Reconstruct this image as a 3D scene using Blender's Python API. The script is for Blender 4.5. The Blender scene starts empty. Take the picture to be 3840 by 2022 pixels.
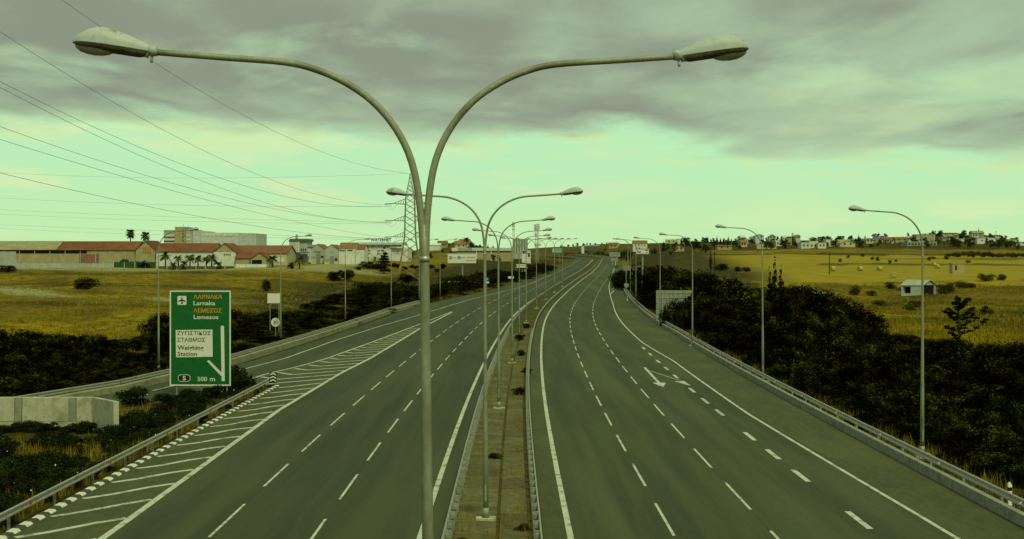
import bpy, math, random
import numpy as np
from mathutils import Vector, Matrix

# ------------------------------------------------------------------ camera, world, sun, exposure
SC = bpy.context.scene
COL = SC.collection
EYE = 9.8            # the camera stands on an overpass, 9.8 m above the road
FS = 4561.5          # focal length in photograph pixels (3840 wide)
cam = bpy.data.cameras.new('camera')
cam.sensor_width = 36.0
cam.lens = 36.0 * FS / 3840.0
cam.shift_y = -49.5 / 3840.0
cam.clip_start = 0.2
cam.clip_end = 20000
cam_o = bpy.data.objects.new('camera', cam)
cam_o.location = (0, 0, EYE)
cam_o.rotation_euler = (math.radians(90), 0, 0)
COL.objects.link(cam_o)
SC.camera = cam_o

SUN_EL, SUN_AZ = math.radians(52), math.radians(158)     # azimuth clockwise from +Y (view direction)
W = bpy.data.worlds.new('World')
SC.world = W
W.use_nodes = True
wn, wl = W.node_tree.nodes, W.node_tree.links
wn.clear()

def N(tree, t, **kw):
    n = tree.nodes.new(t)
    for k, v in kw.items():
        if k.startswith('i_'):
            n.inputs[int(k[2:])].default_value = v
        else:
            setattr(n, k, v)
    return n

def build_sky():
    T = W.node_tree
    L = T.links.new
    def math_(op, a, b=None, c=None, clamp=False):
        n = T.nodes.new('ShaderNodeMath'); n.operation = op; n.use_clamp = clamp
        for i, v in enumerate((a, b, c)):
            if v is None: continue
            if isinstance(v, (int, float)): n.inputs[i].default_value = v
            else: L(v, n.inputs[i])
        return n.outputs[0]
    def mix(f, a, b):
        n = T.nodes.new('ShaderNodeMix'); n.data_type = 'RGBA'
        for s, v in ((0, f), (6, a), (7, b)):
            if isinstance(v, (int, float)): n.inputs[s].default_value = v
            elif isinstance(v, tuple): n.inputs[s].default_value = v + (1,)
            else: L(v, n.inputs[s])
        return n.outputs[2]
    def noise(vec, scale, detail, rough, w=0.0, dist=0.0):
        n = T.nodes.new('ShaderNodeTexNoise'); n.noise_dimensions = '3D'
        n.inputs['Scale'].default_value = scale; n.inputs['Detail'].default_value = detail
        n.inputs['Roughness'].default_value = rough; n.inputs['Distortion'].default_value = dist
        m = T.nodes.new('ShaderNodeVectorMath'); m.operation = 'ADD'; m.inputs[1].default_value = (w, w * 1.7, w * .6)
        L(vec, m.inputs[0]); L(m.outputs[0], n.inputs['Vector'])
        return n.outputs[0]
    def sstep(v, a, b):
        n = T.nodes.new('ShaderNodeMapRange'); n.interpolation_type = 'SMOOTHSTEP'
        L(v, n.inputs[0]); n.inputs[1].default_value = a; n.inputs[2].default_value = b
        return n.outputs[0]
    tc = T.nodes.new('ShaderNodeTexCoord')
    sep = T.nodes.new('ShaderNodeSeparateXYZ'); L(tc.outputs['Generated'], sep.inputs[0])
    x, y, z = sep.outputs
    # daylight sky underneath
    sky = T.nodes.new('ShaderNodeTexSky'); sky.sky_type = 'NISHITA'; sky.sun_disc = False
    sky.sun_elevation = SUN_EL; sky.sun_rotation = SUN_AZ
    sky.air_density = 1.0; sky.dust_density = 2.0; sky.ozone_density = 1.0
    skyt = T.nodes.new('ShaderNodeMix'); skyt.data_type = 'RGBA'; skyt.blend_type = 'MULTIPLY'
    skyt.inputs[0].default_value = 1.0; L(sky.outputs[0], skyt.inputs[6]); skyt.inputs[7].default_value = (0.58, 1.0, 0.52, 1)
    # the thin green-white haze low over the horizon
    zz = math_('MAXIMUM', z, 0.0)
    clear = mix(sstep(zz, 0.0, 0.085), (6.3, 9.6, 4.9), (5.6, 9.4, 5.4))
    clear = mix(0.10, clear, skyt.outputs[2])
    # cloud deck seen from below: coordinates on a flat layer
    den = math_('ADD', zz, 0.075)
    u = math_('DIVIDE', x, den); v = math_('DIVIDE', y, den)
    cv = T.nodes.new('ShaderNodeCombineXYZ'); L(math_('MULTIPLY', u, 0.95), cv.inputs[0]); L(math_('MULTIPLY', v, 0.62), cv.inputs[1])
    P = cv.outputs[0]
    n1 = noise(P, 1.0, 6, 0.5, 3.1, 0.25)
    n2 = noise(P, 2.6, 7, 0.55, 7.7, 0.3)
    n3 = noise(P, 0.45, 3, 0.5, 1.3, 0.0)
    # far edge of the deck, a little lower to the right
    edge = math_('ADD', math_('MULTIPLY', x, -0.042), 0.098)
    zn = math_('ADD', zz, math_('MULTIPLY', math_('SUBTRACT', n1, 0.5), 0.075))
    zn = math_('ADD', zn, math_('MULTIPLY', math_('SUBTRACT', n2, 0.5), 0.030))
    dz = math_('SUBTRACT', zn, edge)
    n4 = noise(P, 1.25, 5, 0.55, 12.4, 0.4)
    hole = math_('MULTIPLY', sstep(n4, 0.57, 0.74), 0.5)
    deck = math_('MULTIPLY', sstep(dz, -0.012, 0.012), math_('SUBTRACT', 1.0, hole))
    rim = math_('SUBTRACT', sstep(dz, -0.030, -0.004), sstep(dz, -0.002, 0.016), clamp=True)
    lightness = math_('ADD', math_('MULTIPLY', n1, 0.55), math_('MULTIPLY', n2, 0.45))
    lightness = math_('ADD', lightness, math_('MULTIPLY', math_('SUBTRACT', n3, 0.5), 0.7))
    lightness = math_('ADD', lightness, math_('MULTIPLY', x, 0.10))
    ccol = mix(sstep(lightness, 0.36, 0.64), (2.75, 3.2, 2.4), (4.1, 5.6, 3.6))
    ccol = mix(math_('MULTIPLY', sstep(lightness, 0.60, 0.76), 0.5), ccol, (6.2, 8.0, 4.2))
    # loose bright wisps below the deck
    cw = T.nodes.new('ShaderNodeCombineXYZ'); L(math_('MULTIPLY', x, 9.0), cw.inputs[0]); L(math_('MULTIPLY', y, 9.0), cw.inputs[1]); L(math_('MULTIPLY', z, 46.0), cw.inputs[2])
    nw = noise(cw.outputs[0], 1.0, 6, 0.55, 5.2, 0.5)
    wisp = math_('MULTIPLY', sstep(nw, 0.47, 0.62), sstep(zz, 0.004, 0.03))
    wisp = math_('MULTIPLY', wisp, math_('ADD', math_('ADD', math_('MULTIPLY', sstep(math_('MULTIPLY', x, -1.0), -0.25, 0.22), 0.75), 0.25), math_('MULTIPLY', sstep(x, 0.12, 0.34), math_('SUBTRACT', 1.0, sstep(zz, 0.02, 0.06)))))
    wisp = math_('MULTIPLY', wisp, 0.8)
    col = mix(wisp, clear, (7.0, 8.9, 4.7))
    col = mix(math_('MULTIPLY', math_('MULTIPLY', rim, sstep(n2, 0.45, 0.62)), 0.7), col, (6.6, 8.8, 4.2))
    col = mix(math_('MULTIPLY', hole, sstep(dz, -0.01, 0.02)), col, (6.3, 8.3, 4.3))
    col = mix(deck, col, ccol)
    bg = T.nodes.new('ShaderNodeBackground'); L(col, bg.inputs[0]); bg.inputs[1].default_value = 0.095
    out = T.nodes.new('ShaderNodeOutputWorld'); L(bg.outputs[0], out.inputs[0])
build_sky()

sl = bpy.data.lights.new('sun', 'SUN')
sl.energy = 2.2
sl.angle = math.radians(14)
sl.color = (0.95, 1.0, 0.50)
so = bpy.data.objects.new('sun', sl)
so.rotation_euler = Vector((-math.sin(SUN_AZ) * math.cos(SUN_EL), -math.cos(SUN_AZ) * math.cos(SUN_EL), -math.sin(SUN_EL))).to_track_quat('-Z', 'Y').to_euler()
so.location = (0, 0, 60)
COL.objects.link(so)

SC.view_settings.view_transform = 'Standard'
SC.view_settings.look = 'None'
SC.view_settings.exposure = 0.0
SC.view_settings.gamma = 1.0

# ------------------------------------------------------------------ materials
MATS = {}
def mat(name, col, col2=None, scale=4.0, rough=0.85, spec=0.3, metal=0.0, bump=0.0, bscale=None, detail=4, mix=(0.4, 0.62),
        stretch=(1, 1, 1), rnd=0.0, col3=None, scale3=0.4, mix3=(0.45, 0.6), trans=0.0, grain=None):
    if name in MATS: return MATS[name]
    m = bpy.data.materials.new(name); m.use_nodes = True
    T = m.node_tree; L = T.links.new
    b = T.nodes['Principled BSDF']
    b.inputs['Roughness'].default_value = rough; b.inputs['Metallic'].default_value = metal
    b.inputs['Specular IOR Level'].default_value = spec
    if trans: b.inputs['Transmission Weight'].default_value = trans
    tc = T.nodes.new('ShaderNodeTexCoord'); mp = T.nodes.new('ShaderNodeMapping'); mp.inputs['Scale'].default_value = stretch
    oi = T.nodes.new('ShaderNodeObjectInfo')
    ad = T.nodes.new('ShaderNodeVectorMath'); ad.operation = 'ADD'
    L(tc.outputs['Object'], ad.inputs[0])
    sc_ = T.nodes.new('ShaderNodeVectorMath'); sc_.operation = 'SCALE'; sc_.inputs[3].default_value = 0.37
    L(oi.outputs['Location'], sc_.inputs[0]); L(sc_.outputs[0], ad.inputs[1])
    L(ad.outputs[0], mp.inputs[0])
    def noise(s, d):
        n = T.nodes.new('ShaderNodeTexNoise'); n.inputs['Scale'].default_value = s; n.inputs['Detail'].default_value = d
        n.inputs['Roughness'].default_value = 0.6
        L(mp.outputs[0], n.inputs['Vector']); return n.outputs[0]
    def mr(v, a, c):
        n = T.nodes.new('ShaderNodeMapRange'); n.interpolation_type = 'SMOOTHSTEP'; L(v, n.inputs[0])
        n.inputs[1].default_value = a; n.inputs[2].default_value = c; return n.outputs[0]
    def mx(f, a, c):
        n = T.nodes.new('ShaderNodeMix'); n.data_type = 'RGBA'; L(f, n.inputs[0])
        for s, v in ((6, a), (7, c)):
            if isinstance(v, tuple): n.inputs[s].default_value = v + (1,)
            else: L(v, n.inputs[s])
        return n.outputs[2]
    c = col
    if col2 is not None:
        c = mx(mr(noise(scale, detail), *mix), col, col2)
    if col3 is not None:
        c = mx(mr(noise(scale3, 3), *mix3), c, col3)
    if grain:
        gn = T.nodes.new('ShaderNodeTexNoise'); gn.inputs['Scale'].default_value = grain[0]; gn.inputs['Detail'].default_value = 3; gn.inputs['Roughness'].default_value = .8
        L(ad.outputs[0], gn.inputs['Vector']); gm = T.nodes.new('ShaderNodeMapRange'); L(gn.outputs[0], gm.inputs[0]); gm.inputs[1].default_value = .3; gm.inputs[2].default_value = .7
        gm.inputs[3].default_value = 1 - grain[1]; gm.inputs[4].default_value = 1 + grain[1]
        gx = T.nodes.new('ShaderNodeMix'); gx.data_type = 'RGBA'; gx.blend_type = 'MULTIPLY'; gx.inputs[0].default_value = 1.0
        if isinstance(c, tuple): gx.inputs[6].default_value = c + (1,)
        else: L(c, gx.inputs[6])
        L(gm.outputs[0], gx.inputs[7]); c = gx.outputs[2]
    if rnd:
        hs = T.nodes.new('ShaderNodeHueSaturation'); 
        if isinstance(c, tuple): hs.inputs['Color'].default_value = c + (1,)
        else: L(c, hs.inputs['Color'])
        r = T.nodes.new('ShaderNodeMapRange'); L(oi.outputs['Random'], r.inputs[0]); r.inputs[3].default_value = 1 - rnd; r.inputs[4].default_value = 1 + rnd
        L(r.outputs[0], hs.inputs['Value'])
        r2 = T.nodes.new('ShaderNodeMapRange'); L(oi.outputs['Random'], r2.inputs[0]); r2.inputs[3].default_value = 0.5 - rnd * .08; r2.inputs[4].default_value = 0.5 + rnd * .06
        L(r2.outputs[0], hs.inputs['Hue'])
        c = hs.outputs[0]
    if isinstance(c, tuple): b.inputs['Base Color'].default_value = c + (1,)
    else: L(c, b.inputs['Base Color'])
    if bump:
        bp = T.nodes.new('ShaderNodeBump'); bp.inputs['Strength'].default_value = bump; bp.inputs['Distance'].default_value = 0.05
        L(noise(bscale or scale * 3, 5), bp.inputs['Height']); L(bp.outputs[0], b.inputs['Normal'])
    MATS[name] = m
    return m

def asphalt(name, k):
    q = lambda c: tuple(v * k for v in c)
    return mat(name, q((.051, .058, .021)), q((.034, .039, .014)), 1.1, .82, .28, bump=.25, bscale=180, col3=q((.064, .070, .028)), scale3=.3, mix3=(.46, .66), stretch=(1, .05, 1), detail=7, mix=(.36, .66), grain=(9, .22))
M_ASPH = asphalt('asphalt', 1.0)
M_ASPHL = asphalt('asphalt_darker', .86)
M_ASPH2 = mat('asphalt_shoulder', (.062, .067, .024), (.048, .052, .018), 3, .88, .3, bump=.3, bscale=160, col3=(.080, .082, .028), scale3=.3, mix3=(.45, .7), stretch=(1, .3, 1), grain=(9, .2))
M_SEAL = mat('bitumen_seam', (.026, .030, .016), rough=.6)
M_PAINT = mat('road_paint', (.52, .52, .44), (.38, .38, .30), 9, .75, .3, mix=(.38, .64), col3=(.18, .18, .13), scale3=1.5, mix3=(.49, .70), detail=8)
M_PAINTW = mat('worn_road_paint', (.44, .44, .35), (.20, .2, .155), 5, .8, .3, mix=(.40, .66))
M_GALV = mat('galvanised_steel', (.42, .42, .36), (.30, .305, .255), 9, .48, .5, metal=.55, mix=(.35, .66), bump=.06, col3=(.23, .22, .16), scale3=1.6, mix3=(.56, .76))
M_POLE = mat('weathered_steel_pole', (.225, .235, .165), (.29, .30, .215), 24, .62, .4, metal=.25, mix=(.3, .7), bump=.12, bscale=60, col3=(.155, .15, .095), scale3=2.0, mix3=(.5, .72), stretch=(1, 1, .45))
M_HOOD = mat('white_lamp_hood', (.40, .435, .44), (.345, .375, .365), 9, .5, .4, mix=(.45, .72), col3=(.24, .235, .17), scale3=4.2, mix3=(.58, .70))
M_TRAY = mat('dark_lamp_tray', (.055, .05, .03), (.10, .085, .05), 14, .7, .3)
M_LENS = mat('lamp_glass', (.36, .36, .27), (.26, .25, .17), 6, .22, .5)
M_CONC = mat('pale_concrete', (.44, .42, .315), (.36, .345, .25), 2.2, .9, .25, bump=.2, bscale=25, col3=(.255, .24, .165), scale3=.8, mix3=(.52, .74))
M_CONCG = mat('grey_concrete', (.255, .26, .215), (.20, .2, .16), 3, .9, .25, bump=.2, bscale=25, col3=(.15, .14, .1), scale3=.7, mix3=(.55, .75))
M_SLAB = mat('median_slab_concrete', (.125, .112, .045), (.085, .076, .028), 3.5, .95, .2, bump=.4, bscale=20, rnd=.18, col3=(.085, .075, .035), scale3=1.3, mix3=(.52, .72))
M_SOIL = mat('median_soil', (.075, .068, .022), (.045, .042, .014), 5, 1, .1, bump=.5)
M_BLACKP = mat('black_kerb_paint', (.035, .036, .03), (.075, .072, .055), 9, .8, .3)
M_WHITEP = mat('white_kerb_paint', (.62, .62, .53), (.43, .42, .33), 8, .8, .3, mix=(.45, .72))
M_RED = mat('red_reflector', (.42, .025, .015), rough=.3, spec=.5)
M_WREF = mat('white_reflector', (.78, .78, .68), rough=.3, spec=.5)
M_SIGNG = mat('sign_green', (.003, .105, .020), (.003, .09, .017), 3, .5, .35)
M_SIGNW = mat('sign_white', (.68, .66, .60), (.62, .60, .54), 5, .55, .35)
M_SIGNO = mat('sign_orange', (.62, .26, .012), rough=.5)
M_SIGNK = mat('sign_black', (.012, .013, .012), rough=.5)
M_SIGNB = mat('sign_blue', (.05, .12, .42), rough=.5)
M_SIGNBACK = mat('sign_back_aluminium', (.30, .32, .28), (.235, .25, .22), 2.5, .55, .4, metal=.3)
M_LEAF = mat('dark_shrub_leaf', (.012, .018, .003), (.078, .064, .007), 5.0, .9, 0.0, rnd=.6, mix=(.44, .62), col3=(.0025, .003, .0007), scale3=2.4, mix3=(.40, .53))  # bright tone paints lit leaf tops, near-black tone the shaded interior
M_LEAF2 = mat('oleander_leaf', (.011, .020, .004), (.030, .037, .006), 6, .8, .05, rnd=.3, mix=(.42, .66), col3=(.004, .007, .0015), scale3=2.2, mix3=(.45, .6))
M_LEAF3 = mat('far_tree_leaf', (.024, .042, .010), (.046, .060, .014), .9, .9, .0, rnd=.4, mix=(.40, .64))
M_PALM = mat('palm_frond', (.062, .075, .018), (.04, .052, .012), 1.5, .7, .2, rnd=.3)
M_BARK = mat('bark', (.05, .04, .022), (.032, .026, .015), 6, .95, .1, bump=.5)
M_STRAW = mat('dry_grass', (.29, .215, .006), (.20, .14, .004), .25, .9, .1, mix=(.38, .64), col3=(.13, .105, .004), scale3=.07, mix3=(.48, .66))
M_STRAW2 = mat('dry_weeds', (.15, .105, .010), (.22, .165, .022), .9, .9, .1)
M_BALE = mat('straw_bale', (.40, .36, .085), (.32, .28, .06), 3, .95, .1, bump=.4)
M_FLOWER = mat('pale_blossom', (.62, .55, .50), rough=.8)

def plaster(name, c, rough=.9):
    d = tuple(v * .84 for v in c); e = tuple(v * .7 for v in c)
    return mat(name, c, d, .7, rough, .2, col3=e, scale3=.22, mix3=(.58, .78), bump=.05, bscale=8)
B_WHITE = plaster('white_plaster', (.63, .64, .58))
B_CREAM = plaster('cream_plaster', (.50, .46, .31))
B_TAN = plaster('tan_plaster', (.36, .31, .17))
B_GREY = plaster('grey_cladding', (.37, .39, .36))
B_PALE = plaster('pale_grey_cladding', (.52, .54, .52))
B_DARK = plaster('dark_grey_cladding', (.10, .115, .10))
B_TEAL = plaster('teal_panel', (.24, .38, .31))
B_PINK = plaster('rust_panel', (.25, .12, .075))
R_RED = mat('red_roof_sheet', (.155, .052, .024), (.125, .042, .02), .5, .85, .2, rnd=.1, stretch=(1, 1, 1), col3=(.18, .07, .032), scale3=.15)
R_ORANGE = mat('orange_tile_roof', (.225, .112, .052), (.18, .088, .042), .6, .9, .15, rnd=.15)
R_GREY = mat('grey_roof_sheet', (.30, .26, .15), (.24, .205, .115), .6, .8, .25)
R_METAL = mat('pale_metal_roof', (.34, .36, .31), (.28, .29, .245), .7, .55, .35)
M_WIN = mat('window_glass_dark', (.03, .038, .035), rough=.2, spec=.5)
M_VOID = mat('dark_doorway', (.006, .006, .004), rough=1)

# ------------------------------------------------------------------ mesh helpers
class MB:
    def __init__(self): self.v = []; self.f = []; self.m = []
    def add(self, vs, fs, m=0):
        o = len(self.v); self.v += [tuple(p) for p in vs]; self.f += [tuple(i + o for i in q) for q in fs]; self.m += [m] * len(fs); return self
    def box(self, x0, x1, y0, y1, z0, z1, m=0):
        return self.add([(x0, y0, z0), (x1, y0, z0), (x1, y1, z0), (x0, y1, z0), (x0, y0, z1), (x1, y0, z1), (x1, y1, z1), (x0, y1, z1)],
                 [(0, 3, 2, 1), (4, 5, 6, 7), (0, 1, 5, 4), (1, 2, 6, 5), (2, 3, 7, 6), (3, 0, 4, 7)], m)
    def bar(self, a, b, r, m=0, n=4):
        return self.tube([a, b], [r, r], n, m)
    def tube(self, path, rad, n=8, m=0, cap=True):
        path = [Vector(p) for p in path]; rings = []; vs = []; fs = []
        if not hasattr(rad, '__len__'): rad = [rad] * len(path)
        ref = None
        for i, p in enumerate(path):
            t = (path[min(i + 1, len(path) - 1)] - path[max(i - 1, 0)]).normalized()
            if ref is None: ref = Vector((1, 0, 0)) if abs(t.x) < .8 else Vector((0, 1, 0))
            a = (ref - t * ref.dot(t)).normalized(); b = t.cross(a); ref = a
            for k in range(n):
                q = 2 * math.pi * (k + .5) / n
                vs.append(p + (a * math.cos(q) + b * math.sin(q)) * rad[i])
        for i in range(len(path) - 1):
            for k in range(n):
                fs.append((i * n + k, i * n + (k + 1) % n, (i + 1) * n + (k + 1) % n, (i + 1) * n + k))
        if cap:
            fs.append(tuple(range(n))[::-1]); fs.append(tuple((len(path) - 1) * n + k for k in range(n)))
        return self.add(vs, fs, m)
    def prism(self, pts, y0, y1, m=0, axis='y'):
        """outline pts (a,b) in the xz plane pushed from y0 to y1 (or xy plane pushed in z)"""
        n = len(pts)
        if axis == 'y': vs = [(a, y0, b) for a, b in pts] + [(a, y1, b) for a, b in pts]
        elif axis == 'x': vs = [(y0, a, b) for a, b in pts] + [(y1, a, b) for a, b in pts]
        else: vs = [(a, b, y0) for a, b in pts] + [(a, b, y1) for a, b in pts]
        fs = [tuple(range(n)), tuple(range(2 * n - 1, n - 1, -1))] + [(i, i + n, (i + 1) % n + n, (i + 1) % n) for i in range(n)]
        return self.add(vs, fs, m)
    def build(self, name, mats, parent=None, loc=None, rot=None, smooth=False):
        me = bpy.data.meshes.new(name); me.from_pydata(self.v, [], self.f)
        if not isinstance(mats, (list, tuple)): mats = [mats]
        for mm in mats: me.materials.append(mm)
        if any(self.m): me.polygons.foreach_set('material_index', self.m)
        if smooth: me.polygons.foreach_set('use_smooth', [True] * len(me.polygons))
        me.update()
        return link(name, me, parent, loc, rot)

def link(name, me, parent=None, loc=None, rot=None):
    o = bpy.data.objects.new(name, me); COL.objects.link(o)
    if parent is not None: o.parent = parent
    if loc is not None: o.location = loc
    if rot is not None: o.rotation_euler = rot
    return o
def tag(o, label=None, cat=None, group=None, kind=None):
    if label: o['label'] = label
    if cat: o['category'] = cat
    if group: o['group'] = group
    if kind: o['kind'] = kind
    return o
def thing(name, label, cat, loc=(0, 0, 0), rz=0.0, group=None):
    o = bpy.data.objects.new(name, None); COL.objects.link(o); o.empty_display_size = .2
    o.location = loc; o.rotation_euler = (0, 0, rz)
    return tag(o, label, cat, group)
def copy_tree(o, parent=None):
    c = o.copy(); COL.objects.link(c); c.parent = parent
    for ch in o.children: copy_tree(ch, c)
    return c
def dup(o, loc, rz=0.0, scale=None, label=None, group=None):
    c = copy_tree(o); c.location = loc; c.rotation_euler = (0, 0, rz)
    if scale is not None: c.scale = scale if hasattr(scale, '__len__') else (scale,) * 3
    if label: c['label'] = label
    if group: c['group'] = group
    return c
def text_mesh(body, size, mat_, depth=0.004):
    c = bpy.data.curves.new('lettering', 'FONT'); c.body = body; c.size = size; c.extrude = depth; c.resolution_u = 3
    o = bpy.data.objects.new('lettering', c)
    me = bpy.data.meshes.new_from_object(o)
    bpy.data.objects.remove(o); me.materials.clear(); me.materials.append(mat_)
    return me
def text_fit(body, mat_, x0, x1, z0, z1, y, parent, name='lettering', bold=0.0, depth=.004):
    """letters filling the box x0..x1, z0..z1 (cap height) on a face looking towards -Y"""
    c = bpy.data.curves.new(name, 'FONT'); c.body = body; c.size = 1; c.extrude = 0.0; c.resolution_u = 3; c.offset = bold
    o = bpy.data.objects.new(name, c); me = bpy.data.meshes.new_from_object(o); bpy.data.objects.remove(o)
    co = np.array([v.co[:] for v in me.vertices])
    a0, a1 = co[:, 0].min(), co[:, 0].max(); b1 = co[:, 1].max()
    cap = [v for v in body if v.isupper() or v.isdigit() or v in 'bdhklt']
    b1 = max(b1, .5)
    b0 = max(co[:, 1].min(), -.02) if cap else 0.0
    X = x0 + (co[:, 0] - a0) / (a1 - a0) * (x1 - x0); Z = z0 + (co[:, 1] - b0) / (b1 - b0) * (z1 - z0)
    for i, v in enumerate(me.vertices): v.co = (X[i], y, Z[i])
    me.materials.clear(); me.materials.append(mat_); me.update()
    return link(name, me, parent)
def PX(xs, ys, D):
    return ((xs - 1920) / FS * D, D, EYE - (ys - 961.5) / FS * D)
rng = random.Random(7)
npr = np.random.default_rng(11)
# ------------------------------------------------------------------ the line of the motorway
def elev(s):
    d = np.asarray(s, float) - 170
    return 0.0155 * (np.sqrt(d * d + 1600) + d) / 2
_rd = np.array([-80, 0, 42, 60, 77, 99, 122, 152, 184, 223, 281, 349, 425, 533, 690.])
_rx = np.array([2.03, 2.03, 2.03, 2.03, 2.11, 2.42, 2.88, 3.74, 5.0, 7.65, 12.9, 19.7, 27.8, 37.9, 51.2])
def _smooth_ref():
    D = np.arange(-80, 691, 2.0); X = np.interp(D, _rd, _rx)
    for w in (15, 15, 9):
        k = np.ones(w) / w; Xp = np.concatenate([np.full(w, X[0]), X, X[-1] + (np.arange(1, w + 1)) * (X[-1] - X[-8]) / 7])
        X = np.convolve(Xp, k, 'same')[w:-w]
    return D, X
_D, _X = _smooth_ref()
_S, _PX, _PY = list(_D), list(_X), list(_D)
_h = math.atan2(_X[-1] - _X[-6], 10.0)
while _S[-1] < 1450:                       # beyond 690 m the road swings away to the left
    s = _S[-1] + 4
    if _h > -1.35: _h -= 4 / 340.0 if s > 715 else 0
    _S.append(s); _PX.append(_PX[-1] + 4 * math.sin(_h)); _PY.append(_PY[-1] + 4 * math.cos(_h))
_S, _PX, _PY = map(np.array, (_S, _PX, _PY))
_TX, _TY = np.gradient(_PX, _S), np.gradient(_PY, _S)
_n = np.hypot(_TX, _TY); _TX /= _n; _TY /= _n
def ref(D): return np.interp(D, _S, _PX)
def rp(s, off, h=0.0):
    x, y = np.interp(s, _S, _PX), np.interp(s, _S, _PY); tx, ty = np.interp(s, _S, _TX), np.interp(s, _S, _TY)
    bank = .055 * min(max((s - 715) / 90.0, 0), 1) * (off + 4)
    return (float(x + ty * off), float(y - tx * off), float(elev(s)) + h + bank)
def heading(s):
    return math.atan2(-float(np.interp(s, _S, _TX)), float(np.interp(s, _S, _TY)))
def road_z(x, y):
    y0 = min(max(y, -80), 690); tx = float(np.interp(y0, _S, _TX)); return float(elev(y0 + tx * (x - float(ref(y0)))))
# barrier beside the slip road, plan positions (X, D)
BAR = np.array([(-60., 28.), (-48, 45), (-40, 58), (-32.1, 76.3), (-28.3, 88.6), (-25.2, 111.7), (-23.4, 138.6), (-19.9, 198.7), (-16.2, 228), (-7.6, 278), (1.4, 330)])
def bar_x(D): return np.interp(D, BAR[:, 1], BAR[:, 0])
SLIPR = np.array([(-40., 52.), (-33, 62), (-26, 77), (-22.4, 90), (-20.3, 101)])
def off_left(s):
    a = bar_x(s) + 1.0 - ref(s)
    far = np.interp(s, [300, 360, 430, 800], [-18.2, -17, -16, -16])
    return np.where(np.asarray(s) < 300, a, far)
def off_right(s): return np.interp(s, [0, 150, 212, 257, 330, 420, 800], [16.6, 16.6, 15.2, 13.7, 11.8, 10.6, 9.8])

# ------------------------------------------------------------------ ground
DK = np.array([0, 30, 45, 60, 80, 100, 120, 150, 200, 250, 300, 350, 400, 450, 500, 620, 720, 850, 1000, 1300, 1800, 2600, 5000.])
TCOL = {
 -.50: [-.6, -.6, -.6, -.6, -.4, 0, .3, .9, 2.0, 3.2, 4.4, 5.5, 6.2, 6.4, 6.6, 7, 7, 7, 7, 8, 8, 8, 8],
 -.20: [-.3, -.3, -.3, -.3, -.2, 0, .2, .6, 1.6, 2.8, 4.2, 5.6, 6.5, 6.8, 7, 7.5, 8, 8, 8, 9, 9, 9, 9],
 -.14: [-.3, -.3, -.3, -.3, -.2, 0, .1, .3, 1.0, 2.0, 3.2, 4.6, 6.4, 7.8, 8, 8.5, 9, 9, 9, 10, 10, 10, 10],
 -.10: [-.3, -.3, -.3, -.3, -.2, 0, 0, .2, .7, 1.4, 2.1, 3.1, 5.6, 8.2, 9.4, 10, 11, 11, 11, 12, 12, 12, 12],
 -.05: [-.3, -.3, -.3, -.3, -.2, 0, 0, .1, .6, 1.3, 2.2, 3.5, 5.0, 6.5, 8, 11, 13.5, 18, 21, 20, 20, 20, 20],
  .00: [-.3, -.3, -.3, -.3, -.2, 0, 0, .1, .5, 1.1, 2.0, 3.0, 4.2, 5.4, 6.5, 8.5, 10, 12.5, 15, 17, 20, 18, 18],
  .04: [-.3, -.3, -.3, -.3, -.2, -.2, 0, .1, .5, 1.1, 1.9, 2.8, 3.8, 4.8, 5.7, 7.8, 9.2, 12, 14.5, 18, 23.4, 27, 22],
  .08: [-.3, -.3, -.3, -.3, -.2, -.3, 0, .1, .5, 1.1, 2, 2.9, 3.9, 4.9, 5.9, 8.2, 10.5, 14, 17, 21, 28, 30, 24],
  .15: [-.3, -.3, -.3, -.4, -.5, -.6, -.6, -.1, 1, 2.5, 4, 5.3, 6.6, 7.9, 9.3, 12.7, 15.5, 19, 21.5, 25, 30, 30, 24],
  .25: [-.3, -.3, -.5, -1.3, -2, -1.5, -.3, .6, 1.6, 2.8, 4, 5.2, 6.4, 7.7, 9.1, 12.9, 16, 20, 22.5, 23, 22, 20, 18],
  .35: [-.3, -.3, -1, -2.2, -2.0, -1.0, 1.1, 1.6, 1.7, 2.3, 3.7, 5, 6.3, 7.6, 9, 12.4, 17, 24, 26.5, 24, 20, 18, 18],
  .385: [-.3, -.3, -1, -2.2, -2.0, -1.0, 1.1, 1.6, 1.7, 2.3, 3.7, 5, 6.3, 7.6, 9, 12.6, 17.5, 24.5, 27.5, 24, 20, 18, 18],
  .43: [-.3, -.4, -1.3, -2.2, -2.0, -1, 1.1, 1.6, 1.8, 2.4, 3.7, 5, 6.3, 7.5, 8.8, 12, 14.8, 17.5, 18.5, 18, 17, 16, 16],
}
_tk = np.array(sorted(TCOL)); _tz = np.array([TCOL[k] for k in _tk])
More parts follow.
